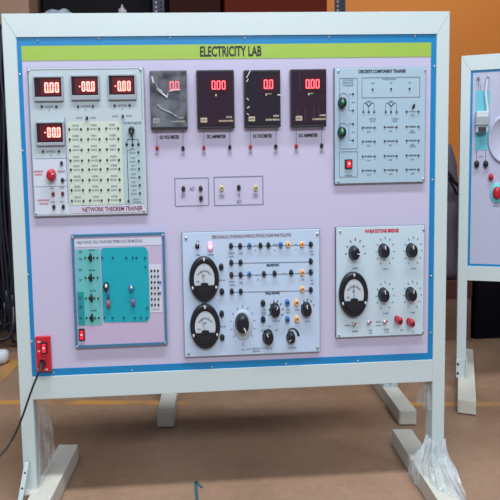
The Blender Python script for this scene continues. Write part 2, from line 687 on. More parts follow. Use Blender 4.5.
def pline(mb, a, c, w, m):
    mb.bar(P(*a), P(*c), w * K, YM - .0006, YM + .0002, m)


def knob(parent, px, py, r, y=YM, ang=-60, colour=black, depth=.016, skirt=1.12, line=True, sx=.66, name='knob'):
    """fluted control knob with a pointer line; r in pixels (vertical radius)"""
    x, z = P(px, py, y - depth * .3)
    R = r * K * 1.05
    sx *= 1.04
    k = MB()
    k.lathe(x, y + .0005, z, [(R * skirt, 0), (R * skirt, .0025), (R * .98, .005)], colour, sx, 32)
    b = bmesh.new()
    seg = 48
    rings = []
    for rr, d in ((R * .98, .004), (R * .92, depth * .85), (R * .82, depth), (R * .45, depth * 1.03)):
        rings.append([b.verts.new((x + sx * rr * (1 - .035 * (q % 4 == 0)) * math.cos(2 * PI * q / seg), y - d,
                                   z + rr * (1 - .035 * (q % 4 == 0)) * math.sin(2 * PI * q / seg))) for q in range(seg)])
    for a, c in zip(rings, rings[1:]):
        for q in range(seg):
            b.faces.new((a[q], a[(q + 1) % seg], c[(q + 1) % seg], c[q]))
    b.faces.new(rings[-1])
    bmesh.ops.recalc_face_normals(b, faces=b.faces[:])
    k.take(b, colour, True)
    o = k.build(name, parent)
    if line:
        a = math.radians(ang)
        p_ = MB().bar((x + sx * R * .3 * math.cos(a), z + R * .3 * math.sin(a)), (x + sx * R * .84 * math.cos(a), z + R * .84 * math.sin(a)),
                      R * .11, y - depth * 1.05, y - depth * .9, whiteink)
        p_.build('pointer', o)
    return o


def ticks(mb, px, py, r0, r1, n, a0, a1, w, m, sx=.66, dots=False):
    x, z = P(px, py)
    for q in range(n):
        a = math.radians(a0 + (a1 - a0) * q / (n - 1))
        mb.bar((x + sx * r0 * K * math.cos(a), z + r0 * K * math.sin(a)), (x + sx * r1 * K * math.cos(a), z + r1 * K * math.sin(a)),
               w * K, YM - .0006, YM + .0002, m)


def toggle(parent, px, py, y=YM, r=2.6, lever=-1, m=steel, lm=black):
    x, z = P(px, py, y - .008)
    R = r * K
    sw = MB().lathe(x, y + .0005, z, [(R, 0), (R, .003), (R * .72, .003), (R * .66, .008), (0, .008)], m, .7, 16)
    o = sw.build('toggle_switch', parent)
    MB().tube([(x, y - .007, z), (x, y - .013, z + lever * R * .6), (x, y - .02, z + lever * R * 1.3)], [R * .22, R * .32, R * .42], lm, 10).build('lever', o)
    return o


def rocker(parent, px, py, w, h, y=YM, lit=True):
    x, z = P(px, py)
    W, H = w * K, h * K
    o = MB().box(x - W / 2, x + W / 2, y - .004, y + .0005, z - H / 2, z + H / 2, black, .001).build('rocker_switch', parent)
    m = mat('lit_rocker', (200, 24, 40), .25, emit=(.9, .03, .07), strength=.5)
    b = MB()
    b.prism([(x - W * .3, z + H * .36), (x + W * .3, z + H * .36), (x + W * .3, z - H * .36), (x - W * .3, z - H * .36)], y - .0075, y - .003, m)
    for v in b.bm.verts:
        if v.co.z > z and v.co.y < y - .005:
            v.co.y += .0025
    b.lathe(x, y - .0064, z + H * .03, [(W * .13, 0), (W * .13, .0016), (0, .0016)], mat('rocker_glow', (240, 190, 190), .3, emit=(1, .55, .5), strength=1.0), 1, 12)
    b.build('rocker', o)
    return o


dial_white = mat('dial_paper', (186, 198, 210), .5, vary=.02)
glass_arc = mat('dial_scale_print', (70, 78, 88), .5)


def dial(parent, px, py, rx, ry, arc=True, needle=118):
    """round moving-coil meter: black body, window on its upper part, scale, needle, lower cover"""
    x, z = P(px, py, YM - .009)
    R = ry * K * 1.035
    sx = rx / ry
    o = MB().lathe(x, YM + .0005, z, [(R, 0), (R, .011), (R * .95, .0135), (R * .74, .0135), (R * .70, .0105), (0, .0105)], black, sx, 48).build('dial_gauge', parent)
    yb = YM - .0105
    # paper dial: disc cut off below
    cut = -.26
    pts = []
    a0 = math.asin(cut / .69)
    for q in range(33):
        a = a0 + (PI - 2 * a0) * q / 32
        pts.append((x + sx * .69 * R * math.cos(a), z + .69 * R * math.sin(a)))
    MB().prism(pts, yb - .0006, yb + .0004, dial_white).build('dial_face', o)
    sc = MB()
    pz = z - .22 * R
    for q in range(13):
        a = math.radians(45 + 90 * q / 12)
        r0, r1 = .58 * R, (.70 if q % 3 == 0 else .65) * R
        sc.bar((x + sx * r0 * math.cos(a), pz + r0 * math.sin(a)), (x + sx * r1 * math.cos(a), pz + r1 * math.sin(a)), .0009, yb - .001, yb - .0005, glass_arc)
    for q in range(16):
        a, c = (math.radians(45 + 90 * (q + e) / 16) for e in (0, 1))
        sc.bar((x + sx * .58 * R * math.cos(a), pz + .58 * R * math.sin(a)), (x + sx * .58 * R * math.cos(c), pz + .58 * R * math.sin(c)), .0012, yb - .001, yb - .0005, glass_arc)
    add_marks(sc, x - sx * .02 * R, z + .16 * R, sx * .16 * R, .1 * R, yb - .0006, glass_arc)
    add_marks(sc, x - sx * .42 * R, z - .1 * R, sx * .2 * R, .08 * R, yb - .0006, glass_arc)
    sc.build('scale', o)
    a = math.radians(needle)
    MB().bar((x, pz), (x + sx * .66 * R * math.cos(a), pz + .66 * R * math.sin(a)), .0009, yb - .003, yb - .0022, mat('needle_grey', (96, 92, 100), .4)).build('needle', o)
    # lower cover with its hump over the pivot
    pts = []
    a1 = math.asin(-.26 / .75)
    for q in range(25):
        a = PI - a1 + (PI + 2 * a1) * q / 24
        pts.append((x + sx * .75 * R * math.cos(a), z + .75 * R * math.sin(a)))
    hump = [(x + sx * .26 * R, z - .26 * R), (x + sx * .24 * R, z - .18 * R), (x + sx * .16 * R, z - .15 * R), (x - sx * .16 * R, z - .15 * R), (x - sx * .24 * R, z - .18 * R), (x - sx * .26 * R, z - .26 * R)]
    cv = MB().prism(pts, yb - .005, yb + .0003, black)
    cv.prism(hump, yb - .0045, yb + .0003, black)
    for q in range(10):
        a, c = (math.radians(230 + 80 * (q + e) / 10) for e in (0, 1))
        cv.bar((x + sx * .5 * R * math.cos(a), z + .5 * R * math.sin(a)), (x + sx * .5 * R * math.cos(c), z + .5 * R * math.sin(c)), .0012, yb - .0055, yb - .0049, softblack)
    cv.build('lower_cover', o)
    for a in (90, 205, 335):
        a = math.radians(a)
        MB().lathe(x + sx * .87 * R * math.cos(a), YM - .0125, z + .87 * R * math.sin(a), [(.075 * R, 0), (.07 * R, .002), (0, .0022)], dial_white, sx, 12).build('screw', o)
    return o


# ------------------------------------------------------------------ module: network theorem trainer
face1 = mat('pale_grey_face', (176, 192, 202), .42, vary=.02, scale=8)
edge_g = mat('module_edge', (92, 98, 108), .5)
m1, f1, r1 = module('network_theorem_trainer', 'pale grey module with four red readouts, captioned NETWORK THEOREM TRAINER', 
                    ((27, 68.2), (143.3, 66.6), (147.3, 213.4), (34.4, 216.8)), face1, edge_g)
for q in ((29.2, 71.6), (140.6, 70.6), (144.2, 210.6), (36.8, 213.4)):
    screw(m1, *q, YM, 1.7)
greenface = mat('pale_green_print', (192, 206, 194), .45, vary=.02)
tealface = mat('pale_teal_print', (164, 188, 196), .45, vary=.02)
whiteface = mat('pale_lilac_print', (196, 206, 222), .45, vary=.02)
pp = MB()
pbox(pp, 69.5, 123, 121.8, 204.6, greenface)
pbox(pp, 123.6, 143, 121.4, 203.4, tealface)
pbox(pp, 35.2, 68.6, 158.4, 214, whiteface)
pbox(pp, 70.8, 145.4, 205.4, 212.2, mat('lilac_caption', (192, 190, 212), .45))
pbox(pp, 31.6, 32.4, 72, 212, softink, YM - .0004)
pbox(pp, 141.5, 142.0, 70, 120, softink, YM - .0004)
pbox(pp, 31, 141, 69.6, 70.1, softink, YM - .0004)
pbox(pp, 35.4, 68.4, 158.2, 158.7, softink, YM - .0009)
pbox(pp, 35.8, 68.6, 186, 186.5, softink, YM - .0009)
pbox(pp, 66.8, 67.4, 118, 203, softink, YM - .0009)
pp.build('printed_areas', f1)
gp = MB()
title(f1, 'NETWORK THEOREM TRAINER', 113, 208.6, 60, 4.6, maroon, .03)
for (x, y) in ((49.5, 107), (86, 106.6), (122.5, 105.8), (51.5, 151.6)):
    pmarks(gp, x, y, 9, 2.6, softink)
    pmarks(gp, x + .3, y + 3.6, 1.6, 2.2, softink)
for (x, y) in ((79.5, 118), (93.5, 118), (115.5, 116.4), (129, 116)):
    pmarks(gp, x, y, 5.5, 2.2, softink)
ptext(gp, 'POTENTIOMETER', 133, 123.4, 17, 2.6, softink)
pmarks(gp, 39.4, 171.4, 9, 2.2, redink, YM - .0006)
pmarks(gp, 39.2, 174.4, 7, 2.2, redink, YM - .0006)
pmarks(gp, 44, 200, 11, 2.2, redink, YM - .0006)
pmarks(gp, 44.4, 203.4, 8, 2.2, redink, YM - .0006)
pmarks(gp, 62, 171.4, 7, 2.4, softink, YM - .0006)
pmarks(gp, 66.6, 180, 3, 2, softink, YM - .0006)
for (x, y) in ((53, 188), (62.3, 187.6), (53.6, 201.6), (62.8, 201.4)):
    pmarks(gp, x, y, 3.4, 2, softink, YM - .0006)
cols = [((70, 81.5), (72.6, 84)), ((88.4, 99.6), (90.6, 102)), ((106.6, 118.4), (109, 120.4))]
rows = [(129.4, 128.6), (139.6, 139), (150, 149.4), (160.6, 160), (169.6, 168.8), (180, 179.4), (190, 189.6), (200.6, 199.6)]
for ci, ((a0, b0), (a1, b1)) in enumerate(cols):
    for ri, (ya, yb) in enumerate(rows):
        t_ = ri / 7
        xa, xb = a0 + (a1 - a0) * t_, b0 + (b1 - b0) * t_
        y = ya + (yb - ya) * ci / 2
        pin(m1, xa, y, YM - .0005, ink, 1.35)
        pin(m1, xb, y, YM - .0005, ink, 1.35)
        pmarks(gp, (xa + xb) / 2, y + .1, 6.5, 2.2, softink, YM - .0006)
        pmarks(gp, (xa + xb) / 2, y - 3.6, 6, 2.4, softink, YM - .0006)
pline(gp, (127.2, 150.5), (129, 199.5), .6, ink)
pline(gp, (127.2, 150.5), (131, 150.3), .6, ink)
for y in (144.6,):
    pline(gp, (126.8, 143.6), (127.6, 139.6), .6, softink); pline(gp, (127.6, 139.6), (138, 139.4), .6, softink)
    pline(gp, (138, 139.4), (138.6, 143.4), .6, softink); pline(gp, (132.6, 136), (133, 143.6), .8, ink)
for k, y in enumerate((152.2, 161, 168.6, 177, 185, 193)):
    x = 138.6 + .3 * k
    pin(m1, x, y, YM - .0005, ink, 1.35)
    pmarks(gp, x - 6, y + .6, 6, 2.2, softink, YM - .0006)
    pmarks(gp, x - 6, y - 3, 4, 2, softink, YM - .0006)
pmarks(gp, 136.6, 199, 7, 2.2, softink, YM - .0006)
pmarks(gp, 137, 201.8, 8, 2.2, softink, YM - .0006)
pin(m1, 128.8, 200.8, YM - .0005, ink, 1.5)
for q in ((126.9, 144.6), (132.9, 145), (138.7, 144.4)):
    pin(m1, *q, YM - .0005, ink, 1.7)
gp.build('printed_marks', f1)
bezel = mat('display_bezel', (146, 158, 170), .4)
for (x0, x1, y0, y1, yb, s, d) in ((35.2, 62.8, 78, 98, 102, '0.00', (44.4, 59.2, 82.4, 92.6)), (72, 99, 77, 96.4, 100.8, '-00.0', (77, 95, 81.4, 91.4)),
                                   (109, 135.2, 76.2, 95.8, 100.6, '-0.00', (112.8, 131, 81, 91)), (37.6, 64.2, 123.2, 143, 146, '-00.0', (42.4, 60.8, 127.4, 137.4))):
    a, b, c, e = rect((x0, y0), (x1, y0), (x1, y1), (x0, y1))
    zb = P(x0, yb)[1]
    dsp = MB().box(a - .0012, b + .0026, -.012, YM + .001, zb, c + .001, bezel, .0012)
    dsp.box(a - .0012, b + .0026, -.012, YM + .001, e - .001, e + .0025, bezel, .0008)
    dsp.box(a - .002, a + .001, -.012, YM + .001, c, e, bezel, .0006)
    dsp.box(b - .001, b + .0028, -.012, YM + .001, c, e, bezel, .0006)
    o = dsp.build('display', m1)
    w = MB().box(a + .001, b - .001, -.0085, -.0055, c + .001, e - .001, window_dark)
    ws = .24 if s[0] == '0' else .14
    w.box(a + (b - a) * ws, b - .004, -.0095, -.008, c + .004, e - .003, window_red)
    w.build('window', o)
    dx0, dx1, dz0, dz1 = rect((d[0], d[2]), (d[1], d[2]), (d[1], d[3]), (d[0], d[3]), -.012)
    dm = MB()
    digits(dm, s, dx0, dx1, dz0, dz1, -.0095, led_white, .003, .0026)
    dm.build('digits', o)
for q in ((42.6, 107), (57, 107), (78.6, 107), (93.3, 106.4), (115, 106), (129.8, 105.6), (43.8, 151.6), (59.6, 151.4)):
    pin(m1, *q, YM, softblack, 1.5)
for q in ((86.6, 117.6), (122.6, 116)):
    toggle(m1, *q, YM, 1.7, -1, softblack)
knob(m1, 51.2, 175, 5.6, YM, 20, redp, .02, 1.05, True, .72)
knob(m1, 131.4, 130.4, 3.6, YM, -80, black, .016, 1.1, False, .75)
MB().tube([(P(131.6, 131)[0], YM - .013, P(131.6, 131)[1]), (P(132.2, 137.5)[0], YM - .014, P(132.2, 137.5)[1])], [.0042, .002], black, 8).build('pointer', m1)
socket(m1, 61.5, 163.2, YM - .0005, 'charcoal', 2.3)
socket(m1, 62.4, 180.2, YM - .0005, 'black', 2.5)
socket(m1, 53.1, 194, YM - .0005, 'dark_red', 2.4)
socket(m1, 62.6, 193.6, YM - .0005, 'dark_red', 2.4)
socket(m1, 53.8, 206.9, YM - .0005, 'black', 2.4)
socket(m1, 63.2, 206.7, YM - .0005, 'black', 2.4)

# ------------------------------------------------------------------ module: half wave and full wave rectifier
face2 = mat('mauve_face', (186, 172, 204), .4, vary=.02)
m2, f2, r2 = module('rectifier_module', 'mauve module with turquoise circuit field and blue rim, below the network theorem trainer',
                    ((71.6, 235), (164.4, 232.8), (166.8, 343.6), (76, 347.8)), face2)
x0, x1, z0, z1 = r2
MB().frame(x0 - .001, x1 + .001, z0 - .001, z1 + .001, .0062, YM - .002, YB + .0005, mat('blue_rim', (64, 116, 152), .35)).build('rim', m2)
for q in ((73.2, 236.8), (162.8, 234.8), (165.2, 341.4), (77.6, 345.6)):
    screw(m2, *q, YM - .002, 1.6)
pp = MB()
pbox(pp, 75, 161.6, 237.8, 245.6, mat('pale_title_strip', (196, 202, 222), .45))
pbox(pp, 77.4, 101.4, 248.4, 324, mat('pale_turquoise_field', (96, 180, 184), .45, vary=.04), YM - .0008)
pbox(pp, 78.2, 85, 291, 324, mat('dark_turquoise_field', (16, 140, 146), .45), YM - .0012)
teal = mat('turquoise_field', (14, 160, 178), .4, vary=.05, scale=60)
a, b, c, e = rect((101.4, 247.2), (148.4, 246.2), (149.8, 320.6), (103.2, 322.2))
rr = .012
pts = []
for (ccx, ccz, s0) in ((b - rr, e - rr * 1.4, 0), (a + rr * .6, e - rr * .8, 90), (a + rr * .6, c + rr, 180), (b - rr, c + rr * 1.4, 270)):
    for q in range(6):
        an = math.radians(s0 + 90 * q / 5)
        qx, qz = (rr, rr * 1.4) if s0 in (0, 270) else (rr * .6, rr * .8)
        pts.append((ccx + qx * math.cos(an), ccz + qz * math.sin(an)))
pp.prism(pts, YM - .001, YM + .0003, teal)
pbox(pp, 149.8, 161.6, 264, 311.4, mat('pale_strip', (200, 206, 224), .45), YM - .0008)
pp.build('printed_areas', f2)
gp = MB()
title(f2, 'HALF WAVE, FULL WAVE RECTIFIER & FILTER MODULE', 110, 241.4, 66, 3.8, softink, .03)
pmarks(gp, 153.4, 240.2, 15, 3.6, ink)
tealink = mat('dark_teal_print', (10, 84, 104), .5)
YT = YM - .001
for k, (x, y) in enumerate(((91.2, 257), (91.4, 276.8), (92, 297.2), (92.6, 316.8))):
    pline(gp, (x - 5, y), (x + 6.5, y), .9, tealink)
    for dx in (-5.4, -2.2, 3, 6.6):
        pin(m2, x + dx, y, YT, ink, 1.15)
    d_ = MB()
    X, Z = P(x, y)
    d_.tube([(X, YT - .003, Z + .012), (X, YT - .004, Z + .005), (X, YT - .004, Z - .005), (X, YT - .003, Z - .009)], [.0014, .0036, .0036, .0014], ink, 10)
    d_.build('diode', m2)
    pmarks(gp, x + 1, y - 7.4, 6, 1.8, tealink, YT)
for y in (251, 258, 269, 279, 297, 306, 317):
    pmarks(gp, 81, y, 2.6, 2, tealink, YT - .0006)
for x in (102.6, 113, 126.6, 133, 136.6, 145):
    pin(m2, x, 256.8, YT, tealink, 1.3)
for x in (105, 113, 124, 135, 141, 147):
    pin(m2, x, 316.6, YT, tealink, 1.3)
pline(gp, (103, 256.8), (113.6, 256.6), .6, tealink); pline(gp, (127, 256.4), (145, 256), .6, tealink)
pline(gp, (105, 316.8), (147.6, 316), .5, tealink); pline(gp, (113, 258), (113.8, 316), .4, tealink); pline(gp, (127, 258), (128, 316), .4, tealink)
pin(m2, 145.4, 265.6, YT, tealink, 1.2); pin(m2, 147.2, 307, YT, tealink, 1.4)
for k in range(7):
    y = 270 + 5.65 * k
    for dx in (151.4, 154.6, 158):
        pin(m2, dx + .1 * k, y, YM - .0008, ink, 1.35)
    pline(gp, (152, y), (158, y), 1.0, softink)
for y in (281.4, 292):
    pin(m2, 160.2, y, YM - .0008, bluep, 1.5)
pmarks(gp, 155.6, 308.6, 8, 1.8, softink, YM - .0007)
gp.build('printed_marks', f2)
X, Z = P(106.6, 285)
MB().lathe(X, YT, Z, [(.0105, 0), (.0105, .012), (.009, .0132), (0, .0132)], ink, .62, 20).lathe(X + .001, YT - .0125, Z + .002, [(.005, 0), (.005, .0015), (0, .0015)], whiteink, .6, 14).build('capacitor', m2)
MB().tube([(X + .003, YT - .003, Z - .010), (X + .0045, YT - .0035, Z - .03)], [.003, .003], bluep, 8).build('capacitor_lead', m2)
X, Z = P(108.9, 303)
MB().tube([(X, YT - .004, Z + .010), (X, YT - .004, Z - .009)], .0042, mat('resistor_body', (150, 84, 96), .5), 10).build('resistor', m2)
X, Z = P(131.4, 286.4)
MB().lathe(X, YT, Z, [(.0095, 0), (.0095, .010), (.008, .011), (0, .011)], bluep, .6, 20).lathe(X + .001, YT - .0105, Z + .002, [(.004, 0), (.004, .0014), (0, .0014)], whiteink, .6, 14).build('capacitor', m2)
X, Z = P(133.3, 301.4)
MB().tube([(X, YT - .004, Z + .009), (X, YT - .004, Z - .008)], .0042, mat('resistor_mauve', (120, 92, 132), .5), 10).build('resistor', m2)
rocker(m2, 82.4, 333.4, 6, 12.4)

# ------------------------------------------------------------------ module: series and parallel resonance
face3 = mat('pale_blue_face', (182, 204, 231), .4, vary=.015, scale=6)
m3, f3, r3 = module('resonance_module', 'pale blue module with two round dials and rows of coloured sockets, bottom centre',
                    ((182, 232.8), (319.6, 228.8), (319.9, 351), (185, 358)), face3, edge_g)
for q in ((185.8, 238), (316.4, 233.8), (316.6, 346.8), (188.4, 352.6)):
    screw(m3, *q, YM, 2.2)
gp = MB()
title(f3, 'SERIES & PARALLEL LCR RESONANCE APPARATUS WITH BUILT-IN SINE WAVE OSCILLATOR', 251, 235.4, 82, 3.4, maroon, .0)
R1 = [('black', 231, 246), ('black', 240.2, 246), ('blue', 249.4, 245.7), ('black', 260.4, 245.5), ('black', 268.4, 245.3), ('blue', 280.6, 244.9), ('orange', 288, 244.6), ('orange', 301.8, 244.4), ('black', 310.8, 244.4)]
R2 = [('black', 231.3, 262.6), ('black', 240.5, 262.4), ('black', 310.8, 261.2)]
R3 = [('black', 231.5, 275), ('black', 240.7, 274.9), ('blue', 249.4, 274.4), ('black', 264, 274), ('black', 274.6, 273.4), ('black', 291.2, 272.6), ('orange', 302.2, 272.6), ('black', 310.8, 272.2)]
R4 = [('black', 231.8, 291.4), ('black', 240.8, 291.5), ('orange', 302.2, 289.2), ('black', 310.8, 289.8)]
for R in (R1, R2, R3, R4):
    pline(gp, (R[0][1], R[0][2]), (R[-1][1], R[-1][2]), .7, softink)
    for c, x, y in R:
        socket(m3, x, y, YM, c, 3.2)
for (x, y, w) in ((231, 252.6, 6), (231, 256, 5), (240.4, 253, 4), (255, 245, 3), (255, 250, 1.5), (274.4, 244, 4.6), (274, 250, 1.4), (295, 244, 2.4), (295, 249, 1.4), (310.6, 251, 3), (310.8, 254, 3.4),
                  (231.6, 281, 6), (231.8, 284.4, 5), (240.6, 282, 3), (257, 274.4, 4), (257.4, 279, 1.4), (283, 273, 3.6), (302, 279, 1.6), (311, 279.6, 2.6), (311, 283, 2.6),
                  (222, 279.6, 6.5), (222, 325.6, 6.5), (263, 309, 4), (263, 311.6, 5), (263.2, 313.4, 4), (287.4, 308.8, 4), (287.4, 311.4, 4), (296.6, 309, 4.4), (306.8, 320.4, 6), (275.6, 320, 7.6),
                  (262.4, 329.6, 3.4), (276, 329, 3), (268.8, 325.2, 3), (269, 347.4, 6), (291, 346.6, 9), (242.4, 348.6, 2.6), (255.6, 347.4, 7), (255.8, 350, 8), (197.8, 241, 3), (197.8, 254.4, 3), (210.4, 254.2, 5.6)):
    pmarks(gp, x, y, w, 2.0, softink)
title(f3, 'SERIES RESONANCE', 272, 264.4, 13, 2.7, ink, .03)
title(f3, 'PARALLEL RESONANCE', 272, 292.2, 15, 2.7, ink, .03)
ticks(gp, 242.3, 323.6, 17.5, 20.5, 11, -40, 220, .7, softink)
ticks(gp, 275.2, 310.4, 9.6, 12, 8, -20, 200, 1.0, ink)
ticks(gp, 306.6, 309.8, 10.4, 12.6, 5, 30, 150, 1.0, ink)
pline(gp, (242.8, 340.6), (243, 344.8), .6, softink); pline(gp, (246, 348), (251.4, 347.8), .6, softink); pline(gp, (260.4, 347), (266, 346.8), .6, softink)
x, z = P(291.4, 337.4)
for q in range(14):
    a, c = (math.radians(12 + 118 * (q + e) / 14) for e in (0, 1.04))
    w = .0018 + .0042 * (1 - q / 14)
    gp.bar((x + .66 * 10.6 * K * math.cos(a), z + 10.6 * K * math.sin(a)), (x + .66 * 10.6 * K * math.cos(c), z + 10.6 * K * math.sin(c)), w, YM - .0006, YM + .0002, ink)
gp.build('printed_marks', f3)
dial(m3, 204.2, 279.2, 14.7, 22.6, needle=105)
dial(m3, 205.2, 326.6, 14.9, 22.6, needle=112)
for q in ((221.2, 267), (221.9, 291.8), (221.7, 313.8), (222.3, 337.6)):
    socket(m3, *q, YM, 'black', 3.7)
for c, x, y in (('black', 263, 303.3), ('black', 263.1, 319.5), ('blue', 287.3, 302.7), ('blue', 287.4, 319.4), ('orange', 296.6, 302.7), ('orange', 296.8, 319)):
    socket(m3, x, y, YM, c, 3.7)
x, z = P(242.3, 323.8)
MB().lathe(x, YM + .0005, z, [(15.6 * K, 0), (15.6 * K, .0022), (14.6 * K, .003), (0, .003)], mat('pale_dial_plate', (176, 194, 212), .4), .66, 48).build('knob_plate', m3)
knob(m3, 242.3, 323.6, 9.6, YM - .002, -62, black, .022, 1.06)
knob(m3, 275.2, 310.4, 6.7, YM, 60, black, .017)
knob(m3, 306.6, 309.8, 6.9, YM, 100, black, .017)
knob(m3, 268.2, 337.4, 7.2, YM, 120, black, .018)
knob(m3, 291.0, 337.6, 5.8, YM, 210, black, .016)
toggle(m3, 197.4, 246.4, YM, 3.1, 1, black, steel)
x, z = P(210, 246.2)
led = MB().lathe(x, YM + .0005, z, [(2.6 * K, 0), (2.6 * K, .004), (2.1 * K, .008), (1.1 * K, .0105), (0, .011)], mat('lit_pink_lamp', (250, 150, 190), .3, emit=(1.0, .42, .62), strength=1.5), .75, 20)
led.build('indicator_lamp', m3)
MB().lathe(x, YM + .0005, z, [(5.8 * K, 0), (5.8 * K, .0012), (3 * K, .0016)], mat('pink_lamp_glow', (236, 190, 220), .4), .6, 24).build('lamp_glow_disc', m3)  # pale pink disc paints the lamp's glow on the plate around it

# ------------------------------------------------------------------ module: discrete component trainer
face4 = mat('grey_blue_face', (160, 187, 206), .42, vary=.02, scale=8)
m4, f4, r4 = module('discrete_component_trainer', 'grey-blue module of printed component symbols titled DISCRETE COMPONENT TRAINER, top right of board',
                    ((334.6, 68.4), (426.4, 66.8), (424, 181.4), (335, 184.4)), face4, edge_g)
for q in ((337.4, 71.8), (423.4, 70.8), (421.6, 179), (337.4, 181.6)):
    screw(m4, *q, YM, 1.7)
gp = MB()
title(f4, 'DISCRETE COMPONENT TRAINER', 381, 71.8, 49, 3.4, ink, .03)
pframe(gp, 338.4, 356.4, 78.4, 149, .5, softink)
pframe(gp, 338, 356.4, 151.4, 177, .5, softink)
pframe(gp, 360.4, 418.4, 77.6, 98, .55, softink, .5)
for (x, y) in ((371.5, 83.8), (389.8, 83.4), (408.2, 83.2)):
    pmarks(gp, x, y, 2.6, 2, softink)
    pin(m4, x - .2, y + 6, YM, softblack, 1.2)
pmarks(gp, 387.4, 79.6, 14, 1.8, softink)
for y in (80.6, 83.2, 85.8):
    pmarks(gp, 346.8, y, 11, 1.8, softink)
for (kx, ky) in ((342.2, 102.8), (341.8, 132.4)):
    pline(gp, (347.8, ky - 8.4), (347.8, ky + 8), .5, softink)
    for dy in (-8.4, 8):
        pline(gp, (347.8, ky + dy), (351, ky + dy), .5, softink)
        pin(m4, 351.8, ky + dy, YM, softblack, 1.2)
    pmarks(gp, 352, ky, 3, 1.8, softink)
    x, z = P(kx, ky)
    for q in range(8):
        a, c = (math.radians(40 + 100 * (q + e) / 8) for e in (0, 1.05))
        gp.bar((x + .6 * 9.4 * K * math.cos(a), z + 9.4 * K * math.sin(a)), (x + .6 * 9.4 * K * math.cos(c), z + 9.4 * K * math.sin(c)), .0016, YM - .0006, YM + .0002, softink)
for x in (367.4, 389.6):
    for dx in (-5.4, 0, 5.4):
        pin(m4, x + dx, 112.2, YM, softblack, 1.2)
        pline(gp, (x + dx, 112), (x + dx, 106 if dx == 0 else 104), .5, softink)
    pline(gp, (x - 5.4, 104), (x - 3, 102.6), .7, softink); pline(gp, (x + 5.4, 104), (x + 3, 102.6), .7, softink)
    pline(gp, (x - 3, 103), (x, 107), .9, ink); pline(gp, (x + 3, 103), (x, 107), .9, ink)
    pmarks(gp, x, 102, 3, 2, ink)
    pmarks(gp, x + 4, 119, 7, 2, softink); pmarks(gp, x + 4, 121.4, 5, 2, softink)
for ri, y in enumerate((127.8, 141.6, 156.4, 170.4)):
    for ci, x in enumerate((367.4, 389.2, 411)):
        yy = y - .5 * ci
        pline(gp, (x - 5.6, yy), (x + 5.4, yy), .5, softink)
        for dx in (-6, 6):
            pin(m4, x + dx, yy, YM, softblack, 1.15)
        pmarks(gp, x, yy, 7, 2.0, ink)
        pmarks(gp, x, yy + 4, 4, 1.8, softink)
        if ci == 2 and ri < 2:
            pmarks(gp, x, yy + 5.8, 7, 1.8, softink)
pline(gp, (404.5, 112), (417.5, 111.6), .5, softink)
for dx in (405, 417):
    pin(m4, dx, 112, YM, softblack, 1.2)
pmarks(gp, 411, 115.6, 3, 1.8, softink)
pmarks(gp, 347.4, 175.4, 7, 1.6, softink)
gp.build('printed_marks', f4)
X, Z = P(411, 107)
MB().tube([(X, YM - .001, Z - .006), (X, YM - .008, Z), (X + .001, YM - .009, Z + .006)], [.0016, .0034, .0024], black, 8).build('component', m4)
for q in ((342.2, 102.8), (341.8, 132.4)):
    o = knob(m4, *q, 5.4, YM, 70, black, .018, 1.06, False, .64)
    x, z = P(q[0] + .5, q[1] - .6, YM - .019)
    MB().lathe(x, YM - .0175, z, [(3.2 * K, 0), (3.0 * K, .0022), (0, .0026)], greenp, .64, 20).lathe(x + .001, YM - .0195, z + .002, [(1.2 * K, 0), (0, .0016)], mat('green_highlight', (150, 220, 190), .3), .64, 12).build('cap', o)
rocker(m4, 347.2, 164, 7.6, 9.6)

# ------------------------------------------------------------------ module: wheatstone bridge
face5 = mat('pale_ice_face', (188, 210, 224), .4, vary=.015, scale=6)
m5, f5, r5 = module('wheatstone_bridge', 'pale blue module with five black knobs around one dial, titled WHEATSTONE BRIDGE',
                    ((337, 227.4), (424.2, 225.2), (423.6, 334), (335.6, 338.2)), face5, edge_g)
for q in ((339, 231.2), (422, 229.4), (421.4, 331.2), (338.2, 334.6)):
    screw(m5, *q, YM, 1.8)
gp = MB()
title(f5, 'WHEATSTONE BRIDGE', 380.4, 230.4, 36, 3.8, redink, .045)
ticks(gp, 354.2, 253, 13.5, 16.5, 7, 0, 180, 1.3, softink)
for q in ((383.9, 250.9), (411.6, 250.5), (383.7, 295), (411, 294.3)):
    ticks(gp, *q, 13.2, 15.6, 11, -60, 240, .95, softink)
    pmarks(gp, q[0] + .4, q[1] + 17.4, 5, 2, softink)
for (x, y, w) in ((354.2, 267.6, 6), (346.4, 324.4, 6), (354, 330.2, 6.4), (369.2, 329.4, 4), (369.2, 332, 3), (377.4, 321, 5.4), (377.6, 324.4, 5), (385.2, 328.4, 6), (385.2, 331, 4), (405.6, 323, 1.6), (400, 329, 2.4), (411.6, 331, 2.4)):
    pmarks(gp, x, y, w, 1.9, softink)
gp.build('printed_marks', f5)
for q, a in (((354.2, 253), -5), ((383.9, 250.9), 100), ((411.6, 250.5), 100), ((383.7, 295), 100), ((411, 294.3), 80)):
    knob(m5, *q, 7.0, YM, a, black, .02, 1.05)
dial(m5, 353.8, 294.7, 14.5, 23.0, needle=95)
for q in ((354.2, 325), (369.4, 323.4), (385.2, 322.8)):
    toggle(m5, *q, YM, 2.4, 1, steel, redp)


def binding_post(parent, px, py, y=YM):
    x, z = P(px, py, y - .02)
    R = 4.6 * K
    o = MB().lathe(x, y + .0005, z, [(R * .8, 0), (R * .8, .004), (R * .55, .006), (R * .55, .010), (R * .9, .012), (R * .95, .024), (R * .8, .027), (0, .027)], redp, .66, 24).build('binding_post', parent)
    MB().lathe(x, y - .0268, z, [(R * .42, 0), (R * .42, .0006), (0, .0006)], black, .66, 14).build('hole', o)


binding_post(m5, 399.6, 320.8)
binding_post(m5, 411.8, 323.2)

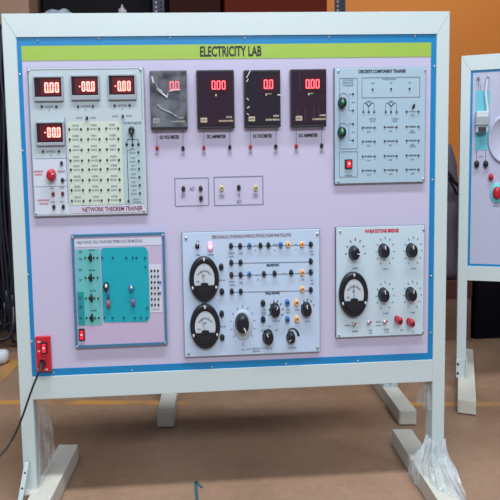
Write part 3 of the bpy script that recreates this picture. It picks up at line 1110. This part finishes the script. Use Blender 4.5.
# ------------------------------------------------------------------ red mains inlet
redplate = mat('red_inlet_plate', (190, 30, 50), .35, vary=.03)
x0, x1, z0, z1 = rect((36.2, 336), (51, 335.4), (51.8, 370), (37, 371))
inlet = thing('mains_inlet', 'red mains inlet plate with lit rocker switch at the lower left corner of the board', 'power inlet', ((x0 + x1) / 2, YB, (z0 + z1) / 2))
MB().box(x0, x1, -.006, YB + .0005, z0, z1, redplate, .0015).build('plate', inlet)
rocker(inlet, 45, 346.4, 6.4, 12, -.006)
sx_, sz_ = P(43.6, 361)
MB().lathe(sx_, -.0055, sz_, [(5 * K, 0), (5 * K, .003), (4 * K, .004), (3.4 * K, .004), (3.4 * K, .002), (0, .002)], mat('dark_red_socket', (140, 22, 38), .4), .75, 24).build('inlet_socket', inlet)
pm = MB()
for (x, y, w) in ((40, 340.6, 3), (39.8, 350, 2.4), (41, 368, 4), (47, 368, 3)):
    cx, cz = P(x, y)
    add_marks(pm, cx, cz, w * K, 2 * K, -.006, whiteink)
pm.build('lettering', inlet)

cord = thing('power_cord', 'thin black power cord running from the red inlet down past the left post', 'power cord', (sx_, -.01, sz_))
pts = [Vector((sx_, -.012, sz_))]
ctl = [(43.4, 360.8, -.014), (42.5, 364, -.03), (39.6, 371, -.046), (34, 384, -.052), (28.5, 399, -.058), (23, 415, -.066), (17, 430, -.076), (9.5, 444, -.09), (-1, 456.5, -.11), (-18, 470, -.14), (-45, 486, -.17)]
ctl3 = [at(a, b, Y=c) for a, b, c in ctl]
last = ctl3[-1]
ctl3 += [Vector((last.x - .06, -.22, FLOOR + .03)), Vector((last.x - .15, -.24, FLOOR + .006)), Vector((last.x - .6, -.1, FLOOR + .006))]


def smooth(ps, n=5):
    out = []
    for i in range(len(ps) - 1):
        a, b, c, d = ps[max(i - 1, 0)], ps[i], ps[i + 1], ps[min(i + 2, len(ps) - 1)]
        for k in range(n):
            t = k / n
            out.append(.5 * ((2 * b) + (c - a) * t + (2 * a - 5 * b + 4 * c - d) * t * t + (3 * b - a - 3 * c + d) * t ** 3))
    out.append(ps[-1])
    return out


cordm = mat('cord_rubber', (26, 26, 32), .45)
MB().tube(smooth(ctl3), .0024, cordm, 8).build('cable', cord)
MB().tube([Vector((sx_, -.007, sz_)), Vector((sx_ - .0005, -.02, sz_ - .003)), Vector((sx_ - .002, -.034, sz_ - .008))], [.0062, .0058, .003], cordm, 12).build('plug', cord)

# ------------------------------------------------------------------ stand behind, seen below the board
rear = thing('lab_stand', 'white lab stand behind the board, only its two feet show under the bottom rail', 'lab stand', (0.220, 0.60, FLOOR), 'white lab stands', math.radians(-5.2), True)
W2 = .385
for s in (-1, 1):
    foot(rear, s * W2 - .027, s * W2 + .027, -.215, .29, 0, .05)
    MB().box(s * W2 - .019, s * W2 + .019, -.019, .019, .05, 1.13, white, .0015).build('post', rear)
    g = MB()
    for dx in (-.024, .019):
        g.box(s * W2 + dx, s * W2 + dx + .005, -.022, .022, .05, .115, white)
    for zz in (.068, .098):
        g.lathe(s * W2, -.019, zz, [(.005, 0), (.005, .004), (0, .004)], softblack, 1, 10)
    g.build('bracket', rear)
MB().box(-W2 - .019, W2 + .019, -.018, .018, 1.13, 1.175, white, .0015).build('top_rail', rear)
MB().box(-W2 + .019, W2 - .019, -.018, .018, .36, .4, white, .0015).build('bottom_rail', rear)
MB().box(-W2 + .019, W2 - .019, -.006, .008, .4, 1.13, mat('rear_board_grey', (150, 150, 160), .5)).build('board', rear)

# ------------------------------------------------------------------ stand at the right edge
RA = math.radians(-22)
PR0 = Vector((0.886, 0.605, FLOOR))
rs = thing('lab_stand', 'white lab stand cut off by the right side of the photo, orange wall above it', 'lab stand', PR0, 'white lab stands', RA, True)
HT = 0.453 - FLOOR          # top of the frame
pw = .0152


def RP(px, py):
    """point on the right stand's board, in that stand's own coordinates"""
    d = cf + cr * ((px - 250 - SX) / FPX) - cu * ((py - 250 - SY) / FPX)
    nrm = Vector((math.sin(-RA) * -1, -math.cos(RA), 0))
    nrm = Vector((-math.sin(-RA), -math.cos(RA), 0))
    t = (PR0 - CAM).dot(nrm) / d.dot(nrm)
    w = CAM + d * t - PR0
    c, s = math.cos(-RA), math.sin(-RA)
    return w.x * c - w.y * s, w.z


W3 = .86
zb = RP(468, 266)[1]
zt = RP(471, 70.5)[1]
g = .0006
MB().prism([(-pw, .05), (-pw, HT - g), (pw, zt - g), (pw, .05)], -.0, .036, white).build('post', rs)
MB().prism([(W3 - pw, .05), (W3 - pw, zt - g), (W3 + pw, HT - g), (W3 + pw, .05)], -.0, .036, white).build('post', rs)
MB().prism([(-pw + g, HT), (W3 + pw - g, HT), (W3 - pw - g, zt), (pw + g, zt)], 0, .036, white).build('top_rail', rs)
MB().box(pw, W3 - pw, .001, .036, zb - .052, zb, white, .0012).build('bottom_rail', rs)
for xx in (0, W3):
    foot(rs, xx - .01, xx + .046, -.215, .36, 0, .05, toe=math.radians(-5))
    bk = MB()
    bk.box(xx - pw - .001, xx - pw + .016, -.004, 0, .05, .115, white)
    bk.box(xx + pw, xx + pw + .003, -.01, .03, .05, .12, white)
    for zz in (.066, .1):
        bk.lathe(xx - .011, -.0035, zz, [(.0045, 0), (.0045, .002), (0, .002)], softblack, .9, 10)
    bk.build('bracket', rs)
rboardm = mat('pale_slate_board', (176, 180, 206), .35, vary=.015, scale=6)
rb = MB().box(pw - .004, W3 - pw + .004, .005, .02, zb - .004, zt + .004, rboardm).build('board', rs)
MB().frame(pw, W3 - pw, zb, zt, .008, .0042, .006, bluem).build('border', rb)

KR = .0037      # a pixel at that distance


def rpl(mb, x0, x1, y0, y1, m, ya, yb):
    a, b = RP(x0, y0), RP(x1, y1)
    mb.box(a[0], b[0], ya, yb, b[1], a[1], m)


dd = MB()
rpl(dd, 476, 489, 91, 150, mat('cyan_print', (96, 184, 206), .45), .004, .0055)
dd.build('printed_areas', rb)
dd = MB()
for (xa, ya_, xb, yb_) in ((478.6, 79, 478.8, 91), (478.6, 91, 476, 91), (476.6, 150, 476.8, 160), (485.6, 150, 485.8, 160), (480.5, 84, 481, 91)):
    a, b = RP(xa, ya_), RP(xb, yb_)
    dd.bar(a, b, .0022, .0044, .0055, softink)
for (x, y, w) in ((481, 156.5, 3), (497, 206, 6)):
    a = RP(x, y)
    add_marks(dd, a[0], a[1], w * KR, .007, .0049, softink)
dd.build('printed_marks', rb)
for (px, py, nm, c, r) in ((478.4, 77.8, 'terminal', steel, .0065), (488, 77, 'terminal', steel, .0065), (476.8, 164, 'terminal', black, .0125), (485.8, 164, 'terminal', black, .0125), (491, 177, 'terminal', redp, .012)):
    a = RP(px, py)
    MB().lathe(a[0], .0055, a[1], [(r, 0), (r, .006), (r * .75, .01), (r * .75, .018), (0, .018)], c, .66, 18).build(nm, rb)
a = RP(481.4, 122)
sb = MB().box(a[0] - .018, a[0] + .018, -.022, .0055, a[1] - .036, a[1] + .036, mat('breaker_grey', (196, 206, 214), .4), .003)
sb.box(a[0] - .021, a[0] + .021, -.028, -.014, a[1] - .012, a[1] + .018, mat('breaker_mid', (150, 162, 172), .4), .002)
sb.build('circuit_breaker', rs)
MB().box(a[0] - .012, a[0] + .012, -.034, -.02, a[1] - .034, a[1] - .018, softblack, .002).build('breaker_switch', rs)
tp = [RP(487.4, 78), RP(486.8, 84), RP(485.6, 92), RP(486.4, 102), RP(487.6, 112), RP(487, 119)]
MB().tube(smooth([Vector((q[0], -.004, q[1])) for q in tp]), .0045, mat('pale_tube', (200, 216, 226), .3), 8).build('tube', rs)
a = RP(497, 193)
eb = MB().lathe(a[0], .0055, a[1], [(.036, 0), (.036, .003), (.032, .005), (0, .005)], mat('cyan_ring', (104, 196, 204), .4), .62, 32)
eb.lathe(a[0], .001, a[1], [(.022, 0), (.022, .006), (.02, .011), (.013, .014), (0, .015)], redp, .66, 32)
eb.build('push_button', rs)
a = RP(505, 139)
rd = MB().lathe(a[0], .0055, a[1], [(.083, 0), (.083, .006), (.079, .009), (.074, .009), (.072, .006), (0, .006)], mat('pale_round_plate', (180, 185, 208), .35), .64, 48)
rd.build('round_gauge', rs)

# ------------------------------------------------------------------ clear plastic wrap
wrapm = film_mat('clear_plastic_wrap', .74, (226, 236, 242), .22)


def wrap(name, label, cx, cy, zs, layers, seed, cat='plastic wrap', group=None):
    """crumpled sleeve round a post: rings (z, half width x, half width y, dx)"""
    mb = MB()
    for L in range(layers):
        b = bmesh.new()
        seg = 90
        rings = []
        nz_ = 34
        for i in range(nz_):
            t = i / (nz_ - 1) * (len(zs) - 1)
            k = min(int(t), len(zs) - 2)
            u = t - k
            z, rx, ry, dx = (zs[k][j] * (1 - u) + zs[k + 1][j] * u for j in range(4))
            ring = []
            for q in range(seg):
                a = 2 * PI * q / seg
                n1 = noise.noise(Vector((math.cos(a) * 2.6 + seed, math.sin(a) * 2.6 + L * 7, z * 7)))
                n2 = noise.noise(Vector((math.cos(a) * 8 + seed, math.sin(a) * 8 + L * 3, z * 22)))
                n3 = noise.noise(Vector((math.cos(a) * 20 + seed, math.sin(a) * 20, z * 40 + L)))
                e = 1 + .30 * n1 + .26 * n2 + .12 * n3 + .12 * L
                ring.append(b.verts.new((cx + dx + rx * e * math.cos(a), cy + .012 + ry * e * (.42 * math.sin(a) if math.sin(a) > 0 else 1.15 * math.sin(a)), max(z + .012 * n1 * (0 < i < nz_ - 1), FLOOR + .004))))
            rings.append(ring)
        for a_, c_ in zip(rings, rings[1:]):
            for q in range(seg):
                b.faces.new((a_[q], a_[(q + 1) % seg], c_[(q + 1) % seg], c_[q]))
        mb.take(b, wrapm, False)
    o = mb.build(name, None)
    return tag(o, label, cat, group)


wrap('plastic_wrap', 'crumpled clear plastic wrap bunched around the base of the right post', .512, .0, 
     [(FLOOR + .004, .036, .128, -.012), (FLOOR + .052, .035, .12, -.012), (FLOOR + .070, .031, .085, -.010), (FLOOR + .095, .024, .045, -.005), (FLOOR + .13, .0185, .031, 0)], 2, 3.1)

# loose sheets still hanging beside the posts
def hang(name, label, x, y0, y1, z0, z1, seed):
    mb = MB()
    b = bmesh.new()
    nx, nz_ = 26, 22
    g_ = []
    for i in range(nx):
        row = []
        for j in range(nz_):
            u, v = i / (nx - 1), j / (nz_ - 1)
            z = z0 + (z1 - z0) * v
            w = .007 * noise.noise(Vector((u * 9 + seed, z * 4, 1))) + .004 * noise.noise(Vector((u * 22, z * 5 + seed, 5)))
            row.append(b.verts.new((x + w + .02 * (1 - v) * (u - .3) * math.copysign(1, -x) * .6, y0 + (y1 - y0) * u, z)))
        g_.append(row)
    for i in range(nx - 1):
        for j in range(nz_ - 1):
            b.faces.new((g_[i][j], g_[i + 1][j], g_[i + 1][j + 1], g_[i][j + 1]))
    mb.take(b, wrapm, True)
    return tag(mb.build(name, None), label, 'plastic wrap')


hang('plastic_wrap', 'clear plastic sheet hanging along the inner side of the left post', -.492, .002, .13, FLOOR + .053, -.47, 1.7)
hang('plastic_wrap', 'narrow strip of clear plastic hanging beside the right post above the bunched wrap', .493, .004, .06, FLOOR + .2, -.47, 8.2)

# ------------------------------------------------------------------ the room
fm = bpy.data.materials.new('brown_concrete_floor')
fm.use_nodes = True
nt = fm.node_tree
b = nt.nodes['Principled BSDF']
b.inputs['Roughness'].default_value = .42
tc = nt.nodes.new('ShaderNodeTexCoord')
n1 = nt.nodes.new('ShaderNodeTexNoise'); n1.inputs['Scale'].default_value = 1.6; n1.inputs['Detail'].default_value = 8; n1.inputs['Roughness'].default_value = .62
n2 = nt.nodes.new('ShaderNodeTexNoise'); n2.inputs['Scale'].default_value = 60; n2.inputs['Detail'].default_value = 3
for n in (n1, n2):
    nt.links.new(tc.outputs['Object'], n.inputs['Vector'])
r1_ = nt.nodes.new('ShaderNodeValToRGB')
r1_.color_ramp.elements[0].position = .3; r1_.color_ramp.elements[0].color = lin((128, 101, 82))
r1_.color_ramp.elements[1].position = .7; r1_.color_ramp.elements[1].color = lin((164, 136, 114))
nt.links.new(n1.outputs['Fac'], r1_.inputs[0])
mx = nt.nodes.new('ShaderNodeMix'); mx.data_type = 'RGBA'; mx.blend_type = 'OVERLAY'; mx.inputs[0].default_value = .19
nt.links.new(r1_.outputs[0], mx.inputs[6]); nt.links.new(n2.outputs['Fac'], mx.inputs[7])
nt.links.new(mx.outputs[2], b.inputs['Base Color'])
bp = nt.nodes.new('ShaderNodeBump'); bp.inputs['Strength'].default_value = .06
nt.links.new(n2.outputs['Fac'], bp.inputs['Height']); nt.links.new(bp.outputs[0], b.inputs['Normal'])
structure(MB().box(-3.2, 3.6, -3.4, 2.3, FLOOR - .05, FLOOR, fm).build('floor'))
orange = mat('orange_wall_paint', (190, 113, 38), .7, vary=.05, scale=1.5)
structure(MB().box(-3.2, 3.6, 2.3, 2.4, FLOOR - .05, FLOOR + 2.9, orange).build('wall_back'))

# painted lines on the floor, worn in places
lm = bpy.data.materials.new('worn_yellow_paint')
lm.use_nodes = True
nt = lm.node_tree
b = nt.nodes['Principled BSDF']
b.inputs['Roughness'].default_value = .5
tc = nt.nodes.new('ShaderNodeTexCoord')
nz = nt.nodes.new('ShaderNodeTexNoise'); nz.inputs['Scale'].default_value = 5; nz.inputs['Detail'].default_value = 9
nt.links.new(tc.outputs['Object'], nz.inputs['Vector'])
rp = nt.nodes.new('ShaderNodeValToRGB')
rp.color_ramp.elements[0].position = .4; rp.color_ramp.elements[0].color = lin((150, 116, 88))
rp.color_ramp.elements[1].position = .6; rp.color_ramp.elements[1].color = lin((186, 138, 76))
nt.links.new(nz.outputs['Fac'], rp.inputs[0]); nt.links.new(rp.outputs[0], b.inputs['Base Color'])


def floor_line(name, a, c, w):
    a, c = Vector(a), Vector(c)
    d_ = (c - a); d_.z = 0
    n_ = Vector((-d_.y, d_.x, 0)).normalized() * w / 2
    b_ = bmesh.new()
    up = Vector((0, 0, .0015))
    top = [b_.verts.new(q + up) for q in (a + n_, a - n_, c - n_, c + n_)]
    bot = [b_.verts.new(q - up) for q in (a + n_, a - n_, c - n_, c + n_)]
    b_.faces.new(top); b_.faces.new(bot[::-1])
    for i in range(4):
        b_.faces.new((top[i], bot[i], bot[(i + 1) % 4], top[(i + 1) % 4]))
    bmesh.ops.recalc_face_normals(b_, faces=b_.faces[:])
    m_ = MB(); m_.take(b_, lm)
    return structure(m_.build(name))


A, B_ = at(40, 402.5, Z=FLOOR), at(470, 404.5, Z=FLOOR)
dv = (B_ - A)
floor_line('trim_1', A - dv * .9, A + dv * .36, .034)
floor_line('trim_2', B_ - dv * .2, B_ + dv * 1.2, .034)
A, B_ = at(-2, 379, Z=FLOOR), at(17, 358, Z=FLOOR)
floor_line('trim_3', A - (B_ - A) * .6, B_ + (B_ - A) * 1.4, .06)

# ------------------------------------------------------------------ storage rack along the back wall
YR = 1.5


def X_(px, y=YR):
    return at(px, 100, Y=y).x


def Z_(py, y=YR, px=250):
    return at(px, py, Y=y).z


rackm = mat('dark_rack_steel', (58, 60, 70), .45, metal=.2)
rack = thing('storage_rack', 'tall dark slotted-steel storage rack standing against the back wall behind the board', 'storage rack', (X_(120), YR + .2, FLOOR))
ups = [X_(-72), X_(161), X_(340)]
shz = Z_(27)
HR = Z_(-70)
slot_a, slot_b = mat('slot_dark', (8, 8, 10), .8), mat('slot_grey', (124, 126, 136), .5)
for ux in ups:
    for yy in (YR, YR + .4):
        u_ = MB()
        u_.box(ux - .027, ux + .027, yy - .003, yy, FLOOR, HR, rackm)
        u_.box(ux + .024, ux + .027, yy, yy + .03, FLOOR, HR, rackm)
        if yy == YR:
            for zz in range(44):
                z = HR - .02 - zz * .021
                if z < shz - .3:
                    break
                for sx2, sm_ in ((-.012, slot_b), (.0105, slot_a)):
                    u_.box(ux + sx2 - .0045, ux + sx2 + .0045, yy - .004, yy - .0028, z - .005, z + .005, sm_)
        u_.build('upright', rack)
for zz in (FLOOR + .2, FLOOR + .75, shz - .022):
    MB().box(ups[0] - .027, ups[-1] + .027, YR + .001, YR + .4, zz, zz + .022, rackm, .002).build('shelf', rack)
MB().box(ups[0] - .027, ups[-1] + .027, YR + .405, YR + .415, FLOOR + .05, HR, mat('rack_shade_backing', (10, 10, 13), .7)).build('shade_backing', rack)  # added black sheet, stands in for the shade inside the rack


def carton(name, label, x0, x1, y0, y1, z0, z1, m, m2, group=None, cat='box'):
    t_ = thing(name, label, cat, ((x0 + x1) / 2, (y0 + y1) / 2, z0), group)
    MB().box(x0, x1, y0, y1, z0, z1 - .002, m, .003).build('carton_body', t_)
    xm = (x0 + x1) / 2
    MB().box(x0, x1, y0 - .0015, (y0 + y1) / 2 - .003, z1 - .003, z1 + .002, m).build('flap', t_)
    MB().box(x0, x1, (y0 + y1) / 2 + .003, y1, z1 - .003, z1 + .002, m).build('flap', t_)
    MB().box(xm - .022, xm + .022, y0 - .002, y1, z1 - .0005, z1 + .003, m2).box(xm - .022, xm + .022, y0 - .003, y0 + .001, z1 - .08, z1, m2).build('tape', t_)
    return t_


kraft = mat('brown_cardboard', (146, 118, 102), .75, vary=.12, scale=9)
rust = mat('rust_red_carton', (80, 25, 15), .7, vary=.12, scale=5)
rust2 = mat('dark_rust_carton', (44, 17, 15), .7, vary=.12, scale=5)
tape = mat('packing_tape', (118, 86, 60), .4)
tape2 = mat('dark_tape', (60, 24, 20), .5)
zs = shz + .0005
carton('cardboard_box', 'plain brown cardboard box on the rack above the left end of the top rail', X_(-52), X_(32), YR + .02, YR + .34, zs, Z_(-45), kraft, tape, 'cartons on the rack')
carton('cardboard_box', 'dark rust carton on the rack just right of the left slotted upright', X_(172), X_(224), YR + .08, YR + .38, zs, Z_(-30), rust2, tape2, 'cartons on the rack')
carton('cardboard_box', 'wide rust-red carton on the rack left of the right slotted upright', X_(227), X_(329), YR + .03, YR + .38, zs, Z_(-48), rust, tape2, 'cartons on the rack')


def lump(name, label, cat, c, s, m, seed, res=4, amp=.25, f=3.0):
    """crumpled plastic: a folded, flattened bag"""
    b_ = bmesh.new()
    bmesh.ops.create_icosphere(b_, subdivisions=res, radius=1)
    for v in b_.verts:
        n_ = v.co.normalized()
        k = 1 + amp * noise.noise(n_ * f + Vector((seed, 0, 0))) + amp * .5 * noise.noise(n_ * f * 2.6 + Vector((0, seed, 0)))
        v.co = Vector((n_.x * k * s[0], n_.y * k * s[1], max(n_.z * k, -.72) * s[2]))
    m_ = MB(); m_.take(b_, m, amp < .3)
    zmin = min(v.co.z for v in m_.bm.verts)
    for v in m_.bm.verts:
        v.co += Vector((c[0], c[1], c[2] - zmin))
    o = m_.build(name)
    return tag(o, label, cat)


bagm = film_mat('clear_bag_film', .45, (176, 190, 208), .25)
zt5 = Z_(5)
lump('plastic_bag', 'crumpled clear plastic bag peeping over the left part of the top rail', 'plastic bag', ((X_(59)), YR + .10, zs), (X_(80) - X_(59), .07, (zt5 - zs) / 1.62), bagm, 4.4, 4, .22, 3.0)
lump('plastic_bag', 'small grey scrap of plastic in the dark bay left of the first upright', 'plastic bag', (X_(124), YR + .12, zs), (.026, .03, (Z_(0) - zs) / 1.7), mat('grey_poly', (150, 152, 164), .4), 9.4, 3, .3, 4)
carton('void_block', 'added black block standing in for the dark void of the rack bay behind the clear bag', X_(38), X_(152), YR + .22, YR + .38, zs, Z_(-35), mat('bay_void_black', (12, 11, 15), .6), mat('bay_void_strap', (34, 32, 40), .5), None, 'case')  # black block put in where the bay is only a dark void

# bundle of black cables hanging at the left of the rack
cabm = mat('black_cable_bundle', (28, 31, 44), .4, vary=.2)
YC = 1.34
xc = X_(2, YC)
cb = thing('cable_bundle', 'thick bundle of long black cables hanging behind the left post down to the floor', 'cable bundle', (xc, YC, FLOOR))
for k in range(30):
    x = xc - .22 + .36 * k / 29 + random.uniform(-.008, .008)
    y = YC + random.uniform(-.04, .05)
    bot = FLOOR + random.uniform(.03, .16)
    top = Z_(24, YC)
    pts = [Vector((x + random.uniform(-.014, .014), y, top))]
    for j in range(1, 7):
        pts.append(Vector((x + random.uniform(-.011, .011), y + random.uniform(-.008, .008), top + (bot - top) * j / 6)))
    lp = .04 + random.uniform(0, .035)
    pts += [Vector((x + lp * .5, y - .015, bot - .018)), Vector((x + lp, y - .02, bot + .008)), Vector((x + lp, y - .015, bot + .12))]
    pts = [Vector((p.x, p.y, max(p.z, FLOOR + .014))) for p in pts]
    MB().tube(smooth(pts, 3), random.uniform(.006, .010), cabm, 6).build('cable', cb)
MB().tube([Vector((xc - .26, YC + .03, Z_(24, YC))), Vector((xc + .16, YC + .03, Z_(24, YC)))], .010, rackm, 10).build('hanging_rod', cb)
cp = [at(-14, 328, Y=1.24), at(-4, 338, Y=1.23), at(5, 339, Y=1.23), at(11, 333, Y=1.24), at(13.5, 322, Y=1.25), at(13, 306, Y=1.29)]
MB().tube(smooth(cp), .010, cabm, 8).build('cable', cb)

# white bottle lying on the floor
bz_ = at(0, 366, Z=FLOOR)
bt = thing('plastic_bottle', 'white translucent plastic bottle lying on the floor at the left edge', 'bottle', (bz_.x - .04, bz_.y, FLOOR))
bm_ = MB()
prof = [(.0, .10), (.018, .10), (.029, .088), (.033, .06), (.033, -.05), (.028, -.072), (.013, -.092), (.012, -.104)]
bb_ = bmesh.new()
rings = []
for r, d_ in prof:
    rings.append([bb_.verts.new((bz_.x - .062 + d_ * .92, bz_.y + d_ * .3 + max(r, .001) * math.cos(2 * PI * k / 24), FLOOR + .0335 + max(r, .001) * math.sin(2 * PI * k / 24))) for k in range(24)])
for a_, c_ in zip(rings, rings[1:]):
    for k in range(24):
        bb_.faces.new((a_[k], a_[(k + 1) % 24], c_[(k + 1) % 24], c_[k]))
bmesh.ops.recalc_face_normals(bb_, faces=bb_.faces[:])
bm_.take(bb_, mat('milky_plastic', (206, 214, 226), .3), True)
bm_.build('bottle_body', bt)
MB().tube([Vector((bz_.x - .157, bz_.y - .031, FLOOR + .0335)), Vector((bz_.x - .184, bz_.y - .04, FLOOR + .0335))], .015, mat('blue_cap', (60, 90, 150), .4), 18).build('cap', bt)

# teal scrap of tape on the floor
ta, tb, tc_ = at(195.6, 482, Z=FLOOR), at(197, 500, Z=FLOOR), at(202, 488, Z=FLOOR)
tm = MB()
for p_, q_, w_ in ((ta, tb, .004), (ta, tc_, .003)):
    b_ = bmesh.new()
    d_ = (q_ - p_); n_ = Vector((-d_.y, d_.x, 0)).normalized() * w_
    vs_ = [b_.verts.new(v + Vector((0, 0, h))) for h in (.0005, .0025) for v in (p_ + n_, p_ - n_, q_ - n_, q_ + n_)]
    for f_ in ((3, 2, 1, 0), (4, 5, 6, 7), (0, 1, 5, 4), (1, 2, 6, 5), (2, 3, 7, 6), (3, 0, 4, 7)):
        b_.faces.new([vs_[i] for i in f_])
    tm.take(b_, mat('teal_tape', (44, 92, 104), .5))
tag(tm.build('tape_scrap'), 'small forked teal scrap of tape stuck on the brown floor at the front', 'tape scrap')

# brown box with a dark bag on it, and the black bin, between the stands
yb_ = 1.19
x0, x1 = at(410, 300, Y=yb_).x, at(471.4, 300, Y=yb_).x
zt_ = at(450, 281, Y=yb_).z
ct = thing('cardboard_box', 'brown cardboard box with dark lid on the floor between the two white stands', 'box', ((x0 + x1) / 2, yb_ + .15, FLOOR))
MB().box(x0, x1, yb_, yb_ + .3, FLOOR, zt_ - .002, mat('brown_carton', (132, 102, 84), .75, vary=.1, scale=9), .003).build('carton_body', ct)
zl = at(450, 298, Y=yb_).z
MB().box(x0 - .003, x1 + .001, yb_ - .005, yb_ + .304, zl, zt_, mat('dark_brown_lid', (84, 46, 40), .7, vary=.1), .002).build('lid', ct)
xb = (x0 + x1) / 2
ztb = at(450, 141, Y=yb_).z
HWB = (x1 - x0) / 2 - .012
sack = thing('bag', 'dark grey-purple bag with black handle standing on the brown box', 'bag', (xb, yb_ + .15, zt_))
b_ = bmesh.new()
nb = 20
rings = []
for i in range(nb):
    v = i / (nb - 1)
    z = zt_ + .001 + (ztb - zt_) * v
    hw = HWB * (1 - .06 * v) * (1 if v < .85 else 1 - (v - .85) * 1.2)
    hd = .13 * (1 - .5 * v ** 2)
    ring = []
    for k in range(48):
        a = 2 * PI * k / 48
        c_, s_ = math.cos(a), math.sin(a)
        q = .6
        xx = hw * math.copysign(abs(c_) ** q, c_); yy = hd * math.copysign(abs(s_) ** q, s_)
        w = .05 * noise.noise(Vector((c_ * 2, s_ * 2, z * 6))) + .03 * noise.noise(Vector((c_ * 5, s_ * 5, z * 14)))
        slope = -.05 * (v - .6) * c_ if v > .6 else 0
        ring.append(b_.verts.new((xb + xx * (1 + .4 * w), yb_ + .15 + yy * (1 + 2 * w), z + slope)))
    rings.append(ring)
for a_, c_ in zip(rings, rings[1:]):
    for k in range(48):
        b_.faces.new((a_[k], a_[(k + 1) % 48], c_[(k + 1) % 48], c_[k]))
b_.faces.new(rings[0][::-1]); b_.faces.new(rings[-1])
bmesh.ops.recalc_face_normals(b_, faces=b_.faces[:])
bg = MB(); bg.take(b_, mat('bag_cloth', (86, 80, 94), .6, vary=.15, scale=12), True)
bg.build('bag_body', sack)
for hp, r_ in (((440, 168, .03), (446, 171, .0), (450, 175, -.005), (454, 181, -.005), (459, 186, .03)), .008), (((441, 174, .03), (447, 177, .0), (451, 182, -.004), (454, 188, .0), (457, 194, .03)), .006):
    MB().tube(smooth([at(a_, b2, Y=yb_ + c_) for a_, b2, c_ in hp]), r_, black, 8).build('handle', sack)

bx0, bx1 = at(473.6, 335, Y=1.19).x, at(560, 335, Y=1.19).x
zbt = at(500, 215, Y=1.19).z
bn = thing('storage_bin', 'large black bin with overhanging lid, behind the right-hand stand', 'bin', ((bx0 + bx1) / 2, 1.43, FLOOR))
b_ = bmesh.new()
l_ = [b_.verts.new((x, y, FLOOR + .001)) for x, y in ((bx0 + .004, 1.19), (bx1, 1.19), (bx1, 1.67), (bx0 + .004, 1.67))]
h_ = [b_.verts.new((x, y, zbt)) for x, y in ((bx0, 1.17), (bx1 + .03, 1.17), (bx1 + .03, 1.69), (bx0, 1.69))]
b_.faces.new(l_[::-1]); b_.faces.new(h_)
for i in range(4):
    b_.faces.new((l_[i], l_[(i + 1) % 4], h_[(i + 1) % 4], h_[i]))
bmesh.ops.recalc_face_normals(b_, faces=b_.faces[:])
bmesh.ops.bevel(b_, geom=b_.edges[:], offset=.004, segments=2, affect='EDGES')
bn_ = MB(); binm = mat('black_bin_plastic', (17, 16, 23), .5)
bn_.take(b_, binm)
bn_.build('bin_body', bn)
MB().box(bx0, bx1 + .04, 1.16, 1.70, zbt - .01, zbt + .02, binm, .006).build('lid', bn)

for nm_ in ('bay_void_black', 'rack_shade_backing', 'rust_red_carton', 'dark_rust_carton', 'brown_cardboard', 'black_bin_plastic', 'dark_rack_steel', 'bay_void_strap'):
    MATS[nm_].node_tree.nodes['Principled BSDF'].inputs['Specular IOR Level'].default_value = .08      # sheen cut so the rack, its boxes and the bin stay dark

# ------------------------------------------------------------------ light: fluorescent rows overhead, an added wall fill, soft ambient light
def area(name, loc, rot, sx, sy, power, col=(1, 1, 1)):
    l = bpy.data.lights.new(name, 'AREA')
    l.shape = 'RECTANGLE'
    l.size, l.size_y = sx, sy
    l.energy = power
    l.color = col
    o = bpy.data.objects.new(name, l)
    COL.objects.link(o)
    o.location = loc
    o.rotation_euler = rot
    return o


area('ceiling_and_fill_light', (0.1, -1.0, 3.0), (0, 0, 0), 2.8, .3, 128, (.95, .98, 1))
area('ceiling_and_fill_light', (-.2, -3.0, 1.9), (math.radians(52), 0, 0), 3.2, .5, 72, (.95, .98, 1))
area('ceiling_and_fill_light', (1.5, 1.15, 2.1), (math.radians(38), 0, 0), 1.6, .25, 13, (1, .97, .93))  # added fill lamp, there to brighten the orange wall

w = bpy.data.worlds.new('hall_light')
S.world = w
w.use_nodes = True
bgn = w.node_tree.nodes['Background']
bgn.inputs['Color'].default_value = (.82, .88, 1, 1)
bgn.inputs['Strength'].default_value = .25

vs = S.view_settings
S.display_settings.display_device = 'sRGB'
vs.view_transform = 'Standard'
vs.look = 'None'
vs.gamma = 1
vs.use_curve_mapping = False
vs.exposure = 0.06
